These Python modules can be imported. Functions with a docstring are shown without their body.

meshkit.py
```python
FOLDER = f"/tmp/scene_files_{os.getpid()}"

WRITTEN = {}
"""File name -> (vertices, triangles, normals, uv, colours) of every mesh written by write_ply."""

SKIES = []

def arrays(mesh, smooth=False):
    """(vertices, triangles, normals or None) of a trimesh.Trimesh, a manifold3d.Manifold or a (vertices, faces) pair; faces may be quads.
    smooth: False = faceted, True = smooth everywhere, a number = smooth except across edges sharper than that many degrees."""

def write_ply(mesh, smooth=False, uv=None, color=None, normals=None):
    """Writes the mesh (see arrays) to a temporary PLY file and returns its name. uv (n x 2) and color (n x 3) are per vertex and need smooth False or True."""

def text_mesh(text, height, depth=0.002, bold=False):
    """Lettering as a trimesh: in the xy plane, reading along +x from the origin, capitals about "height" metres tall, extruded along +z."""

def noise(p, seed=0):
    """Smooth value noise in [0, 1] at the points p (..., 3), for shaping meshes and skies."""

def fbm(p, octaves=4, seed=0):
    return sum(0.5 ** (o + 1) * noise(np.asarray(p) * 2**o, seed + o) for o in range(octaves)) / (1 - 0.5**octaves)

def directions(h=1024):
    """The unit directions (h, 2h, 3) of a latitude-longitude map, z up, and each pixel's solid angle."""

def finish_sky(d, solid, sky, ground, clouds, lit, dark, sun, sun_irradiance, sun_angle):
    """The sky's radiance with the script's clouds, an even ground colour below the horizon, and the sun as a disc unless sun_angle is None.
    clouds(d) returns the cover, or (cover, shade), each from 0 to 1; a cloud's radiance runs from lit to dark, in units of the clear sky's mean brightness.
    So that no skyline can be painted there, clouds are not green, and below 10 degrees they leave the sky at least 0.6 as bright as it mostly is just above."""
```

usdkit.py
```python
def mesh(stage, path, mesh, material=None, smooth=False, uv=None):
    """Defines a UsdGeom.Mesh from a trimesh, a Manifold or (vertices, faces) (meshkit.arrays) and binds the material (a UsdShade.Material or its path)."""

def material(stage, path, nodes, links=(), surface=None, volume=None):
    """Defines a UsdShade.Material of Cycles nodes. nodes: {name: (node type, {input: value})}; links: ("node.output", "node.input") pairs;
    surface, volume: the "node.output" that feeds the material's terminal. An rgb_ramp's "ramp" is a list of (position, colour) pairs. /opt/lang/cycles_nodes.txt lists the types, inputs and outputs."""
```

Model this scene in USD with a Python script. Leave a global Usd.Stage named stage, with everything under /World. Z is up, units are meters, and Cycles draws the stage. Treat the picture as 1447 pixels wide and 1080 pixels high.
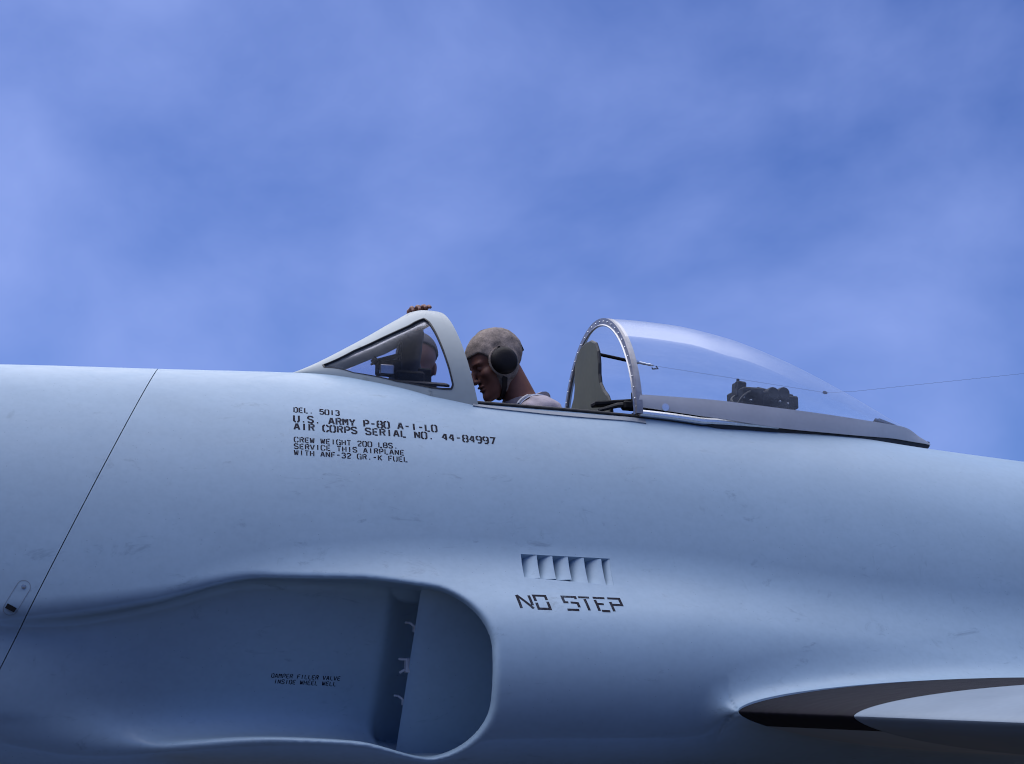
import math, random
import numpy as np
import trimesh, manifold3d, shapely
from shapely.geometry import Polygon, LineString, box
from shapely.ops import unary_union
from scipy.interpolate import PchipInterpolator
import usdkit, meshkit
from pxr import Usd, UsdGeom, UsdLux, UsdShade, Gf, Sdf, Vt

stage = Usd.Stage.CreateInMemory()
UsdGeom.SetStageUpAxis(stage, UsdGeom.Tokens.z)
UsdGeom.Xform.Define(stage, '/World')
UsdGeom.Scope.Define(stage, '/World/Looks')
rng = np.random.default_rng(7)
random.seed(7)

# ------------------------------------------------------------------ camera, sky, sun
FPX, YAW, PITCH = 2100.0, math.radians(17.0), math.radians(12.4)
EYE = np.array([0.0, -5.0, 1.6])
EXPOSURE = 1.4
SUN_EL, SUN_AZ = math.radians(72), math.atan2(-0.8, 0.6)      # azimuth = atan2(x, y)
SUN_I, SUN_ANGLE = 0.4, 100.0
SKY = 0.05
FWD = np.array([math.sin(YAW)*math.cos(PITCH), math.cos(YAW)*math.cos(PITCH), math.sin(PITCH)])
RIGHT = np.array([math.cos(YAW), -math.sin(YAW), 0.0])
UP = np.cross(RIGHT, FWD)
cam = UsdGeom.Camera.Define(stage, '/World/camera')
m = Gf.Matrix4d(*RIGHT, 0, *UP, 0, *(-FWD), 0, *EYE, 1)
cam.AddTransformOp().Set(m)
cam.CreateHorizontalApertureAttr(36.0)
cam.CreateFocalLengthAttr(36.0*FPX/1447)
cam.CreateClippingRangeAttr(Gf.Vec2f(0.05, 5000))
cam.CreateExposureAttr(EXPOSURE)

def tri_sky():
    n = {
        'sky': ('sky_texture', dict(sky_type='single_scattering', sun_disc=False, sun_elevation=SUN_EL, sun_rotation=SUN_AZ, altitude=100.0, air_density=1.0, aerosol_density=1.0, ozone_density=1.0)),
        'tint': ('mix', dict(mix_type='multiply', fac=1.0, color2=SKY_TINT)),
        'tc': ('texture_coordinate', {}),
        'map': ('mapping', dict(mapping_type='point', location=(11.0, 2.0, 8.0), rotation=(0.2, 0.0, 0.2), scale=(1.0, 1.0, 1.15))),
        'n1': ('noise_texture', dict(scale=3.4, detail=8.0, roughness=0.5, distortion=0.2)),
        'r1': ('rgb_ramp', dict(ramp=[(0.38, (0, 0, 0)), (0.52, (0.42, 0.42, 0.42)), (0.70, (1, 1, 1))])),
        'amt': ('math', dict(math_type='multiply', value2=CLOUD_AMOUNT)),
        'mx': ('mix', dict(mix_type='mix', color2=CLOUD)),
        'bg': ('background_shader', dict(strength=SKY)),
    }
    l = [('sky.color', 'tint.color1'), ('tc.generated', 'map.vector'), ('map.vector', 'n1.vector'), ('n1.fac', 'r1.fac'), ('r1.color', 'amt.value1'),
         ('amt.value', 'mx.fac'), ('tint.color', 'mx.color1'), ('mx.color', 'bg.color')]
    return usdkit.material(stage, '/World/Looks/sky', n, l, surface='bg.background')
SKY_TINT = (0.255, 0.41, 0.83)
CLOUD = (2.75, 3.65, 7.4)
CLOUD_AMOUNT = 0.66
dome = UsdLux.DomeLight.Define(stage, '/World/sky')
dome.GetPrim().SetCustomDataByKey('kind', 'structure')
UsdShade.MaterialBindingAPI.Apply(dome.GetPrim()).Bind(tri_sky())
sun = UsdLux.DistantLight.Define(stage, '/World/sun')
sun.CreateIntensityAttr(SUN_I); sun.CreateAngleAttr(SUN_ANGLE); sun.CreateNormalizeAttr(True)
sun.CreateColorAttr(Gf.Vec3f(1.0, 0.98, 0.95))
sd = np.array([math.sin(SUN_AZ)*math.cos(SUN_EL), math.cos(SUN_AZ)*math.cos(SUN_EL), math.sin(SUN_EL)])
sx = np.cross([0, 0, 1.0], sd); sx /= np.linalg.norm(sx); sy = np.cross(sd, sx)
sun.AddTransformOp().Set(Gf.Matrix4d(*sx, 0, *sy, 0, *sd, 0, 0, 0, 30, 1))

# ------------------------------------------------------------------ helpers
def at(px, py, y):
    """The point at depth y that stands behind a pixel of the 1447 x 1080 photograph."""
    d = FWD + RIGHT*(px-723.5)/FPX - UP*(py-540)/FPX
    return EYE + d*((y-EYE[1])/d[1])

used = {}
def path_of(name, parent):
    base = (str(parent.GetPath()) if parent is not None else '/World') + '/' + name
    k = used.get(base, -1) + 1
    used[base] = k
    return base if k == 0 else f'{base}_{k:03d}'

def tag(p, label=None, category=None, group=None, kind=None):
    for k, v in (('label', label), ('category', category), ('group', group), ('kind', kind)):
        if v: p.SetCustomDataByKey(k, v)
    return p

def thing(name, label, category, group=None, loc=(0, 0, 0)):
    x = UsdGeom.Xform.Define(stage, path_of(name, None))
    x.AddTranslateOp().Set(Gf.Vec3d(*loc))
    return tag(x.GetPrim(), label, category, group)

def put(name, mesh, mat, parent=None, smooth=30, normals=None, label=None):
    p = path_of(name, parent)
    if normals is not None:
        v, f = mesh
        g = UsdGeom.Mesh.Define(stage, p)
        g.CreatePointsAttr(Vt.Vec3fArray.FromNumpy(np.asarray(v, np.float32)))
        g.CreateFaceVertexCountsAttr(Vt.IntArray.FromNumpy(np.full(len(f), 3, np.int32)))
        g.CreateFaceVertexIndicesAttr(Vt.IntArray.FromNumpy(np.asarray(f, np.int32).ravel()))
        g.CreateSubdivisionSchemeAttr('none')
        g.CreateNormalsAttr(Vt.Vec3fArray.FromNumpy(np.asarray(normals, np.float32)))
        g.SetNormalsInterpolation('vertex')
        UsdShade.MaterialBindingAPI.Apply(g.GetPrim()).Bind(mat)
    else:
        g = usdkit.mesh(stage, p, mesh, mat, smooth=smooth)
    if label: tag(g.GetPrim(), label)
    return g.GetPrim()

def put_each(name, meshes, mat, parent, **k):
    for q in meshes: r = put(name, q, mat, parent, **k)
    return r
def cat(*ms): return trimesh.util.concatenate([x for x in ms])
def bx(size, c=(0, 0, 0), rot=None, bevel=0.0):
    if bevel > 0:
        s = np.array(size)/2 - bevel
        pts = np.array([[a*s[0], b*s[1], d*s[2]] for a in (-1, 1) for b in (-1, 1) for d in (-1, 1)])
        pts = np.vstack([pts + np.array(o)*bevel for o in ([1, 0, 0], [-1, 0, 0], [0, 1, 0], [0, -1, 0], [0, 0, 1], [0, 0, -1])])
        b = trimesh.convex.convex_hull(pts)
    else:
        b = trimesh.creation.box(size)
    if rot is not None: b.apply_transform(trimesh.transformations.euler_matrix(*rot))
    b.apply_translation(c)
    return b
def tube(points, r, sides=10, closed=False):
    p = np.asarray(points, float); n = len(p)
    r = np.broadcast_to(r, (n,))
    t = np.gradient(p, axis=0); t /= np.linalg.norm(t, axis=1, keepdims=True)
    a = np.zeros_like(p); u = np.array([0, 0, 1.0]) if abs(t[0][2]) < 0.9 else np.array([0, 1.0, 0])
    for i in range(n):
        u = u - t[i]*(u@t[i]); u /= np.linalg.norm(u); a[i] = u
    b = np.cross(t, a); an = np.arange(sides)*2*np.pi/sides
    v = (p[:, None] + r[:, None, None]*(np.cos(an)[None, :, None]*a[:, None] + np.sin(an)[None, :, None]*b[:, None])).reshape(-1, 3)
    f = []
    for i in range(n-1):
        for j in range(sides):
            k = (j+1) % sides
            f += [[i*sides+j, i*sides+k, (i+1)*sides+k], [i*sides+j, (i+1)*sides+k, (i+1)*sides+j]]
    v = np.vstack([v, p[0], p[-1]])
    for j in range(sides):
        k = (j+1) % sides
        f += [[n*sides, k, j], [n*sides+1, (n-1)*sides+j, (n-1)*sides+k]]
    return trimesh.Trimesh(v, np.array(f)[:, ::-1], process=False)
def bar(points, w, h, normal):
    """A flat strap of width w and thickness h along points, facing along normal (one per point, or one for all)."""
    p = np.asarray(points, float); n = len(p)
    t = np.gradient(p, axis=0); t /= np.linalg.norm(t, axis=1, keepdims=True)
    nn = np.broadcast_to(np.asarray(normal, float), p.shape)
    nn = nn - t*(nn*t).sum(1, keepdims=True); nn /= np.linalg.norm(nn, axis=1, keepdims=True)
    s = np.cross(t, nn)
    w = np.broadcast_to(w, (n,))[:, None]
    ring = np.stack([p-s*w/2, p+s*w/2, p+s*w/2+nn*h, p-s*w/2+nn*h], 1).reshape(-1, 3)
    f = []
    for i in range(n-1):
        for j in range(4):
            k = (j+1) % 4
            f += [[i*4+j, i*4+k, (i+1)*4+k], [i*4+j, (i+1)*4+k, (i+1)*4+j]]
    e = (n-1)*4
    f += [[0, 2, 1], [0, 3, 2], [e, e+1, e+2], [e, e+2, e+3]]
    m = trimesh.Trimesh(ring, f, process=False); m.fix_normals()
    return m
def grid_mesh(P):
    """A quad sheet from P (n, m, 3)."""
    n, m_ = P.shape[:2]
    i, j = np.meshgrid(np.arange(n-1), np.arange(m_-1), indexing='ij')
    a = i*m_+j
    q = np.stack([a, a+1, a+m_+1, a+m_], -1).reshape(-1, 4)
    return trimesh.Trimesh(P.reshape(-1, 3), np.vstack([q[:, [0, 1, 2]], q[:, [0, 2, 3]]]), process=False)
def thick(P, d):
    """Sheet P (n, m, 3) given a thickness d towards its normal side, with closed rim."""
    s = grid_mesh(P); vn = np.array(s.vertex_normals)
    Q = P + (vn*d).reshape(P.shape)
    n, m_ = P.shape[:2]
    rim = [(0, j) for j in range(m_)] + [(i, m_-1) for i in range(1, n)] + [(n-1, j) for j in range(m_-2, -1, -1)] + [(i, 0) for i in range(n-2, -1, -1)]
    A = np.stack([[P[a], Q[a]] for a in rim])
    out = cat(grid_mesh(P), grid_mesh(Q), grid_mesh(A)); out.merge_vertices(); out.fix_normals()
    return out
def lathe(profile, axis_from, axis_to, seg=32):
    """profile: (r, t in metres along the axis)."""
    m_ = trimesh.creation.revolve(np.array(profile), sections=seg)
    a = np.asarray(axis_to, float)-axis_from
    m_.apply_transform(trimesh.geometry.align_vectors([0, 0, 1], a/np.linalg.norm(a)))
    m_.apply_translation(axis_from)
    return m_

# implicit shapes
def smin(a, b, k):
    h = np.clip(0.5+0.5*(b-a)/k, 0, 1)
    return b*(1-h)+a*h-k*h*(1-h)
def smax(a, b, k): return -smin(-a, -b, k)
def ell(dx, dy, rx, ry):
    """Distance to an ellipse, signed and nearly true close to it."""
    k1 = np.sqrt((dx/rx)**2+(dy/ry)**2); k2 = np.sqrt((dx/rx**2)**2+(dy/ry**2)**2)+1e-9
    return k1*(k1-1)/k2
def ellipsoid(p, c, r):
    q = p-np.asarray(c); r = np.asarray(r, float)
    q = q/r; k1 = np.sqrt(np.einsum('ij,ij->i', q, q)); q = q/r; k2 = np.sqrt(np.einsum('ij,ij->i', q, q))+1e-9
    return k1*(k1-1)/k2
def cone(p, a, b, ra, rb):
    a = np.asarray(a, float); b = np.asarray(b, float); ab = b-a
    t = np.clip(((p-a)@ab)/(ab@ab), 0, 1)
    q = p-a-t[..., None]*ab; return np.sqrt(np.einsum('ij,ij->i', q, q))-(ra+(rb-ra)*t)
def grad(f, p, e=1e-3):
    g = np.stack([f(p+np.eye(3)[k]*e)-f(p-np.eye(3)[k]*e) for k in range(3)], -1)/(2*e)
    return g
def unit(g): return g/np.maximum(np.linalg.norm(g, axis=-1, keepdims=True), 1e-9)
def surfnet(f, xs, ys, zs, near, stride=4, newton=3):
    """The surface f = 0 as a mesh on a rectilinear grid, its vertices moved onto the surface."""
    xs, ys, zs = (np.asarray(a, float) for a in (xs, ys, zs))
    n = (len(xs), len(ys), len(zs))
    ci = [np.minimum(np.arange(0, len(a)+stride-1, stride), len(a)-1) for a in (xs, ys, zs)]
    G = np.stack(np.meshgrid(xs[ci[0]], ys[ci[1]], zs[ci[2]], indexing='ij'), -1)
    Dc = f(G.reshape(-1, 3)).reshape(G.shape[:3])
    rep = [np.minimum(np.round(np.arange(len(a))/stride).astype(int), len(c)-1) for a, c in zip((xs, ys, zs), ci)]
    D = Dc[np.ix_(*rep)].astype(float)
    mk = np.abs(D) < near
    idx = np.argwhere(mk)
    pts = np.stack([xs[idx[:, 0]], ys[idx[:, 1]], zs[idx[:, 2]]], -1)
    val = np.concatenate([f(c) for c in np.array_split(pts, max(1, len(pts)//400000))])
    D[mk] = val
    S = D < 0
    c = np.zeros([k-1 for k in n], np.int8)
    for a in (0, 1):
        for b in (0, 1):
            for d in (0, 1):
                c += S[a:n[0]-1+a, b:n[1]-1+b, d:n[2]-1+d]
    cells = np.argwhere((c > 0) & (c < 8))
    vid = np.full(c.shape, -1, int); vid[tuple(cells.T)] = np.arange(len(cells))
    acc = np.zeros((len(cells), 3)); cnt = np.zeros(len(cells))
    def corner(o):
        i = cells+np.array(o)
        return D[tuple(i.T)], np.stack([xs[i[:, 0]], ys[i[:, 1]], zs[i[:, 2]]], -1)
    for ax in range(3):
        o1, o2 = [k for k in range(3) if k != ax]
        for a in (0, 1):
            for b in (0, 1):
                o = [0, 0, 0]; o[o1] = a; o[o2] = b
                e = list(o); e[ax] = 1
                d0, p0 = corner(o); d1, p1 = corner(e)
                x = (d0 < 0) != (d1 < 0)
                t = np.where(x, d0/np.where(x, d0-d1, 1), 0)[:, None]
                acc += np.where(x[:, None], p0+(p1-p0)*t, 0); cnt += x
    V = acc/cnt[:, None]
    F = []
    for ax in range(3):
        o1, o2 = (ax+1) % 3, (ax+2) % 3
        sl0 = [slice(None)]*3; sl1 = [slice(None)]*3
        sl0[ax] = slice(0, n[ax]-1); sl1[ax] = slice(1, n[ax])
        A, B = S[tuple(sl0)], S[tuple(sl1)]
        e = np.argwhere(A != B)
        e = e[(e[:, o1] > 0) & (e[:, o1] < n[o1]-1) & (e[:, o2] > 0) & (e[:, o2] < n[o2]-1)]
        q = []
        for da, db in ((-1, -1), (0, -1), (0, 0), (-1, 0)):
            i = e.copy(); i[:, o1] += da; i[:, o2] += db
            q.append(vid[tuple(i.T)])
        q = np.stack(q, -1)
        flip = ~A[tuple(e.T)]
        q[flip] = q[flip][:, ::-1]
        F.append(q)
    F = np.vstack(F)
    F = F[(F >= 0).all(1)]
    for _ in range(newton):
        d = f(V); g = grad(f, V)
        V = V-np.clip(d/np.maximum((g*g).sum(1), 0.1), -0.01, 0.01)[:, None]*g
    F = np.vstack([F[:, [0, 1, 2]], F[:, [0, 2, 3]]])
    return V, F
def seg(*stops):
    """Rectilinear grid coordinates: (start, step), ..., end."""
    out = []
    for (a, s), nxt in zip(stops[:-1], stops[1:]):
        b = nxt[0] if isinstance(nxt, tuple) else nxt
        k = max(1, int(round((b-a)/s)))
        out.append(np.linspace(a, b, k, endpoint=False))
    return np.concatenate(out+[[stops[-1]]])
def man(v, f): return manifold3d.Manifold(manifold3d.Mesh(np.asarray(v, np.float32), np.asarray(f, np.uint32)))
def mtri(t): return man(t.vertices, t.faces)
def back(M):
    q = M.to_mesh(); return np.array(q.vert_properties[:, :3], float), np.array(q.tri_verts)

# ------------------------------------------------------------------ materials
def paint(name, col, rough=0.35, var=0.08, scale=6.0, metallic=0.0, spec=0.5, bump=0.0, fine=60.0, coat=0.0, streak=(1, 1, 1)):
    """Painted or bare surface: broad and fine tone variation, uneven gloss, optional fine relief."""
    c = np.array(col, float)
    n = {'g': ('texture_coordinate', {}), 'm': ('mapping', dict(mapping_type='point', scale=streak)),
         'n1': ('noise_texture', dict(scale=scale, detail=6.0, roughness=0.6)),
         'n2': ('noise_texture', dict(scale=fine, detail=3.0, roughness=0.6)),
         'r1': ('rgb_ramp', dict(ramp=[(0.3, tuple(c*(1-var))), (0.7, tuple(np.minimum(c*(1+var), 0.95)))])),
         'r2': ('rgb_ramp', dict(ramp=[(0.35, (1-var*.6,)*3), (0.65, (1, 1, 1))])),
         'mx': ('mix', dict(mix_type='multiply', fac=1.0)),
         'rr': ('map_range', dict(from_min=0.3, from_max=0.7, to_min=rough*0.85, to_max=min(1, rough*1.2))),
         'p': ('principled_bsdf', dict(metallic=metallic, specular_ior_level=spec, coat_weight=coat, coat_roughness=0.15))}
    l = [('g.object', 'm.vector'), ('m.vector', 'n1.vector'), ('m.vector', 'n2.vector'), ('n1.fac', 'r1.fac'), ('n2.fac', 'r2.fac'), ('r1.color', 'mx.color1'), ('r2.color', 'mx.color2'),
         ('mx.color', 'p.base_color'), ('n1.fac', 'rr.value'), ('rr.result', 'p.roughness')]
    if bump:
        n['b'] = ('bump', dict(strength=bump, distance=0.004))
        l += [('n2.fac', 'b.height'), ('b.normal', 'p.normal')]
    return usdkit.material(stage, '/World/Looks/'+name, n, l, surface='p.BSDF')

def hull_paint():
    """Filled and sprayed metal skin: grey lacquer with scuffs, faint stains and small chips."""
    c = np.array(HULL)
    n = {'g': ('texture_coordinate', {}),
         'm': ('mapping', dict(mapping_type='point', scale=(0.7, 1, 1.6))),
         'n1': ('noise_texture', dict(scale=2.4, detail=7.0, roughness=0.62, distortion=0.4)),
         'n2': ('noise_texture', dict(scale=45.0, detail=4.0, roughness=0.7)),
         'n3': ('noise_texture', dict(scale=9.0, detail=8.0, roughness=0.72, distortion=0.8)),
         'ms': ('mapping', dict(mapping_type='point', scale=(14, 14, 1.4), rotation=(0, 0.12, 0))),
         'n4': ('noise_texture', dict(scale=1.6, detail=5.0, roughness=0.6, distortion=0.5)),
         'r1': ('rgb_ramp', dict(ramp=[(0.30, tuple(c*0.93)), (0.7, tuple(c*1.05))])),
         'r2': ('rgb_ramp', dict(ramp=[(0.3, (0.93, 0.935, 0.94)), (0.6, (1, 1, 1))])),
         'r3': ('rgb_ramp', dict(ramp=[(0.26, (0.66, 0.67, 0.68)), (0.40, (1, 1, 1))])),
         'r4': ('rgb_ramp', dict(ramp=[(0.22, (0.80, 0.81, 0.80)), (0.34, (1, 1, 1))])),
         'v': ('voronoi_texture', dict(scale=38.0, randomness=1.0, feature='f1')),
         'rv': ('rgb_ramp', dict(ramp=[(0.035, (0.45, 0.46, 0.48)), (0.075, (1, 1, 1))])),
         'a': ('mix', dict(mix_type='multiply', fac=1.0)), 'b': ('mix', dict(mix_type='multiply', fac=1.0)), 'd': ('mix', dict(mix_type='multiply', fac=0.8)), 'e': ('mix', dict(mix_type='multiply', fac=0.55)),
         'rr': ('map_range', dict(from_min=0.3, from_max=0.7, to_min=0.36, to_max=0.52)),
         'bp': ('bump', dict(strength=0.12, distance=0.002)),
         'p': ('principled_bsdf', dict(specular_ior_level=0.45))}
    l = [('g.object', 'm.vector'), ('m.vector', 'n1.vector'), ('g.object', 'n2.vector'), ('m.vector', 'n3.vector'), ('g.object', 'ms.vector'), ('ms.vector', 'n4.vector'), ('g.object', 'v.vector'),
         ('n1.fac', 'r1.fac'), ('n2.fac', 'r2.fac'), ('n3.fac', 'r3.fac'), ('n4.fac', 'r4.fac'), ('v.distance', 'rv.fac'),
         ('r1.color', 'a.color1'), ('r2.color', 'a.color2'), ('a.color', 'b.color1'), ('r3.color', 'b.color2'), ('b.color', 'd.color1'), ('r4.color', 'd.color2'), ('d.color', 'e.color1'), ('rv.color', 'e.color2'),
         ('e.color', 'p.base_color'), ('n3.fac', 'rr.value'), ('rr.result', 'p.roughness'), ('n2.fac', 'bp.height'), ('bp.normal', 'p.normal')]
    return usdkit.material(stage, '/World/Looks/hull_lacquer', n, l, surface='p.BSDF')

def pane_mat(name, tint, ior=1.5, rough=0.0, veil=0.0, mirror=1.0):
    n = {'t': ('transparent_bsdf', dict(color=tint)), 'gl': ('glossy_bsdf', dict(color=(1, 1, 1), roughness=rough)), 'f': ('fresnel', dict(IOR=ior)), 'fk': ('math', dict(math_type='multiply', value2=mirror)), 'x': ('mix_closure', {})}
    l = [('f.fac', 'fk.value1'), ('fk.value', 'x.fac'), ('t.BSDF', 'x.closure1'), ('gl.BSDF', 'x.closure2')]
    out = 'x.closure'
    if veil:      # a thin film of dust and haze on the plexiglass
        n |= {'dd': ('diffuse_bsdf', dict(color=(0.75, 0.77, 0.8))), 'tr': ('translucent_bsdf', dict(color=(0.75, 0.77, 0.8))), 'ad': ('mix_closure', dict(fac=0.5)),
              'tc': ('texture_coordinate', {}), 'mp': ('mapping', dict(mapping_type='point', scale=(0.6, 2.5, 2.5))), 'ns': ('noise_texture', dict(scale=5.0, detail=6.0, roughness=0.65)),
              'rv': ('map_range', dict(from_min=0.3, from_max=0.75, to_min=veil*0.3, to_max=veil*1.6)), 'y': ('mix_closure', {})}
        l += [('dd.BSDF', 'ad.closure1'), ('tr.BSDF', 'ad.closure2'), ('tc.object', 'mp.vector'), ('mp.vector', 'ns.vector'), ('ns.fac', 'rv.value'), ('rv.result', 'y.fac'), ('x.closure', 'y.closure1'), ('ad.closure', 'y.closure2')]
        out = 'y.closure'
    return usdkit.material(stage, '/World/Looks/'+name, n, l, surface=out)

HULL = (0.268, 0.372, 0.47)
M = {}
M['hull'] = hull_paint()
M['frame'] = paint('windscreen_frame_paint', (0.275, 0.315, 0.325), 0.42, 0.06)
M['skirt'] = paint('canopy_frame_paint', (0.47, 0.47, 0.49), 0.45, 0.07)
M['walk'] = paint('dark_walkway_coating', (0.012, 0.0105, 0.015), 0.65, 0.6, 9.0, bump=0.3, spec=0.1, streak=(1, 6, 1))
M['wing'] = paint('wing_lacquer', (0.18, 0.225, 0.28), 0.5, 0.09, 4.0, spec=0.25)
M['under'] = paint('wing_underside_lacquer', (0.26, 0.31, 0.37), 0.45, 0.06, 4.0)
M['ink'] = usdkit.material(stage, '/World/Looks/stencil_ink', {
    'g': ('texture_coordinate', {}), 'n': ('noise_texture', dict(scale=210.0, detail=4.0, roughness=0.6)), 'n2': ('noise_texture', dict(scale=22.0, detail=2.0)),
    'ad': ('math', dict(math_type='multiply_add', value2=0.55)), 'r': ('rgb_ramp', dict(ramp=[(0.78, (0.016, 0.016, 0.024)), (0.93, (0.04, 0.045, 0.06)), (1.0, (0.12, 0.16, 0.2))])),
    'p': ('principled_bsdf', dict(roughness=0.8, specular_ior_level=0.15))},
    [('g.object', 'n.vector'), ('g.object', 'n2.vector'), ('n2.fac', 'ad.value1'), ('n.fac', 'ad.value3'), ('ad.value', 'r.fac'), ('r.color', 'p.base_color')], surface='p.BSDF')
M['cockpit'] = paint('cockpit_dark_green', (0.035, 0.04, 0.036), 0.6, 0.2)
M['black'] = paint('crackle_black', (0.008, 0.008, 0.010), 0.6, 0.3, 30.0, bump=0.3, spec=0.15)
M['plate'] = paint('headrest_olive', (0.095, 0.102, 0.088), 0.75, 0.14, 12.0, spec=0.2)
M['steel'] = paint('bare_steel', (0.42, 0.42, 0.44), 0.28, 0.12, 20.0, metallic=1.0)
M['alloy'] = paint('bright_alloy', (0.75, 0.75, 0.76), 0.3, 0.06, 20.0, metallic=1.0)
M['hoop'] = paint('canopy_hoop_metal', (0.27, 0.265, 0.285), 0.4, 0.2, 20.0, metallic=0.7)
M['seal'] = paint('black_rubber', (0.012, 0.012, 0.014), 0.5, 0.2)
M['sill'] = paint('sill_moulding_paint', (0.18, 0.21, 0.25), 0.45, 0.08)
M['canopy'] = pane_mat('canopy_plexiglass', (0.95, 0.965, 0.97), 1.14, 0.34, veil=0.065, mirror=0.20)
M['pane'] = pane_mat('windscreen_glass', (0.90, 0.90, 0.93), 1.22, 0.16, veil=0.012, mirror=0.25)
M['wire'] = paint('antenna_wire', (0.03, 0.03, 0.035), 0.5, 0.1)
M['ground'] = paint('apron_asphalt', (0.034, 0.029, 0.025), 0.9, 0.3, 0.6, bump=0.4, fine=25.0)

# ------------------------------------------------------------------ ground
g = meshkit.arrays(trimesh.creation.box((2.0, 2.0, 2.0)))
gv = np.array([[-1500, -1500, 0], [1500, -1500, 0], [1500, 1500, 0], [-1500, 1500, 0]], float)
tag(put('ground', trimesh.Trimesh(gv, [[0, 1, 2], [0, 2, 3]], process=False), M['ground'], smooth=False), kind='structure')

# ------------------------------------------------------------------ the aeroplane's skin as one implicit shape
def table(*xy):
    x, y = np.array(xy).T
    t = np.linspace(x[0], x[-1], 1500); v = PchipInterpolator(x, y)(t)
    return lambda q: np.interp(q, t, v)
H_TOP = table((-2.62, 2.05), (-2.5, 2.2), (-1.9, 2.47), (-1.2, 2.615), (-0.6, 2.66), (-0.2, 2.688), (0.28, 2.705), (0.75, 2.722), (1.3, 2.735), (1.9, 2.712), (2.4, 2.66), (3.1, 2.585), (3.66, 2.545), (5.0, 2.45), (6.5, 2.30), (7.6, 2.2), (7.75, 2.12))
H_BOT = table((-2.62, 2.03), (-2.5, 1.88), (-1.9, 1.62), (-1.2, 1.45), (-0.6, 1.37), (0.28, 1.31), (1.3, 1.28), (3.1, 1.28), (4.5, 1.36), (6.5, 1.72), (7.6, 1.98), (7.75, 2.06))
H_MID = table((-2.62, 2.04), (-1.9, 2.00), (-0.6, 1.94), (0.3, 1.91), (1.9, 1.90), (3.5, 1.91), (6.0, 2.0), (7.75, 2.09))
H_WID = table((-2.62, 0.02), (-2.5, 0.13), (-1.9, 0.32), (-1.2, 0.43), (-0.6, 0.50), (0.0, 0.55), (0.7, 0.592), (1.3, 0.614), (2.0, 0.63), (3.1, 0.618), (4.5, 0.53), (6.5, 0.30), (7.6, 0.11), (7.75, 0.03))
B_Y, B_Z = 0.42, table((-0.3, 1.73), (1.2, 1.715), (2.2, 1.70), (3.2, 1.665), (5, 1.66))
B_W = table((-0.4, 0.02), (0.15, 0.05), (0.45, 0.19), (0.75, 0.305), (1.05, 0.365), (1.35, 0.385), (1.8, 0.38), (2.4, 0.345), (3.2, 0.30), (4.2, 0.2), (5.0, 0.1), (6, 0.02))
B_H = table((-0.4, 0.05), (0.15, 0.16), (0.45, 0.255), (0.75, 0.30), (1.05, 0.325), (1.35, 0.33), (1.8, 0.325), (2.4, 0.29), (3.2, 0.265), (4.2, 0.2), (5.0, 0.12), (6, 0.05))
P_TOP = table((-0.6, 1.78), (0.0, 1.84), (0.25, 1.89), (0.6, 1.975), (0.85, 1.975), (1.1, 1.95), (1.4, 1.92), (2.5, 1.90))
P_BOT = table((-0.6, 1.50), (0.0, 1.49), (0.3, 1.505), (0.6, 1.520), (0.85, 1.51), (1.1, 1.46), (1.4, 1.46), (2.5, 1.5))
P_IN = table((-0.6, 0.55), (0.0, 0.487), (0.3, 0.462), (0.6, 0.440), (0.9, 0.425), (1.1, 0.415), (2.5, 0.40))
P_END = 1.235
LEAN_IN = table((-0.8, 0.0), (-0.3, 0.05), (0.1, 0.30), (0.5, 0.52), (0.9, 0.58), (2.5, 0.58))
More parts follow.
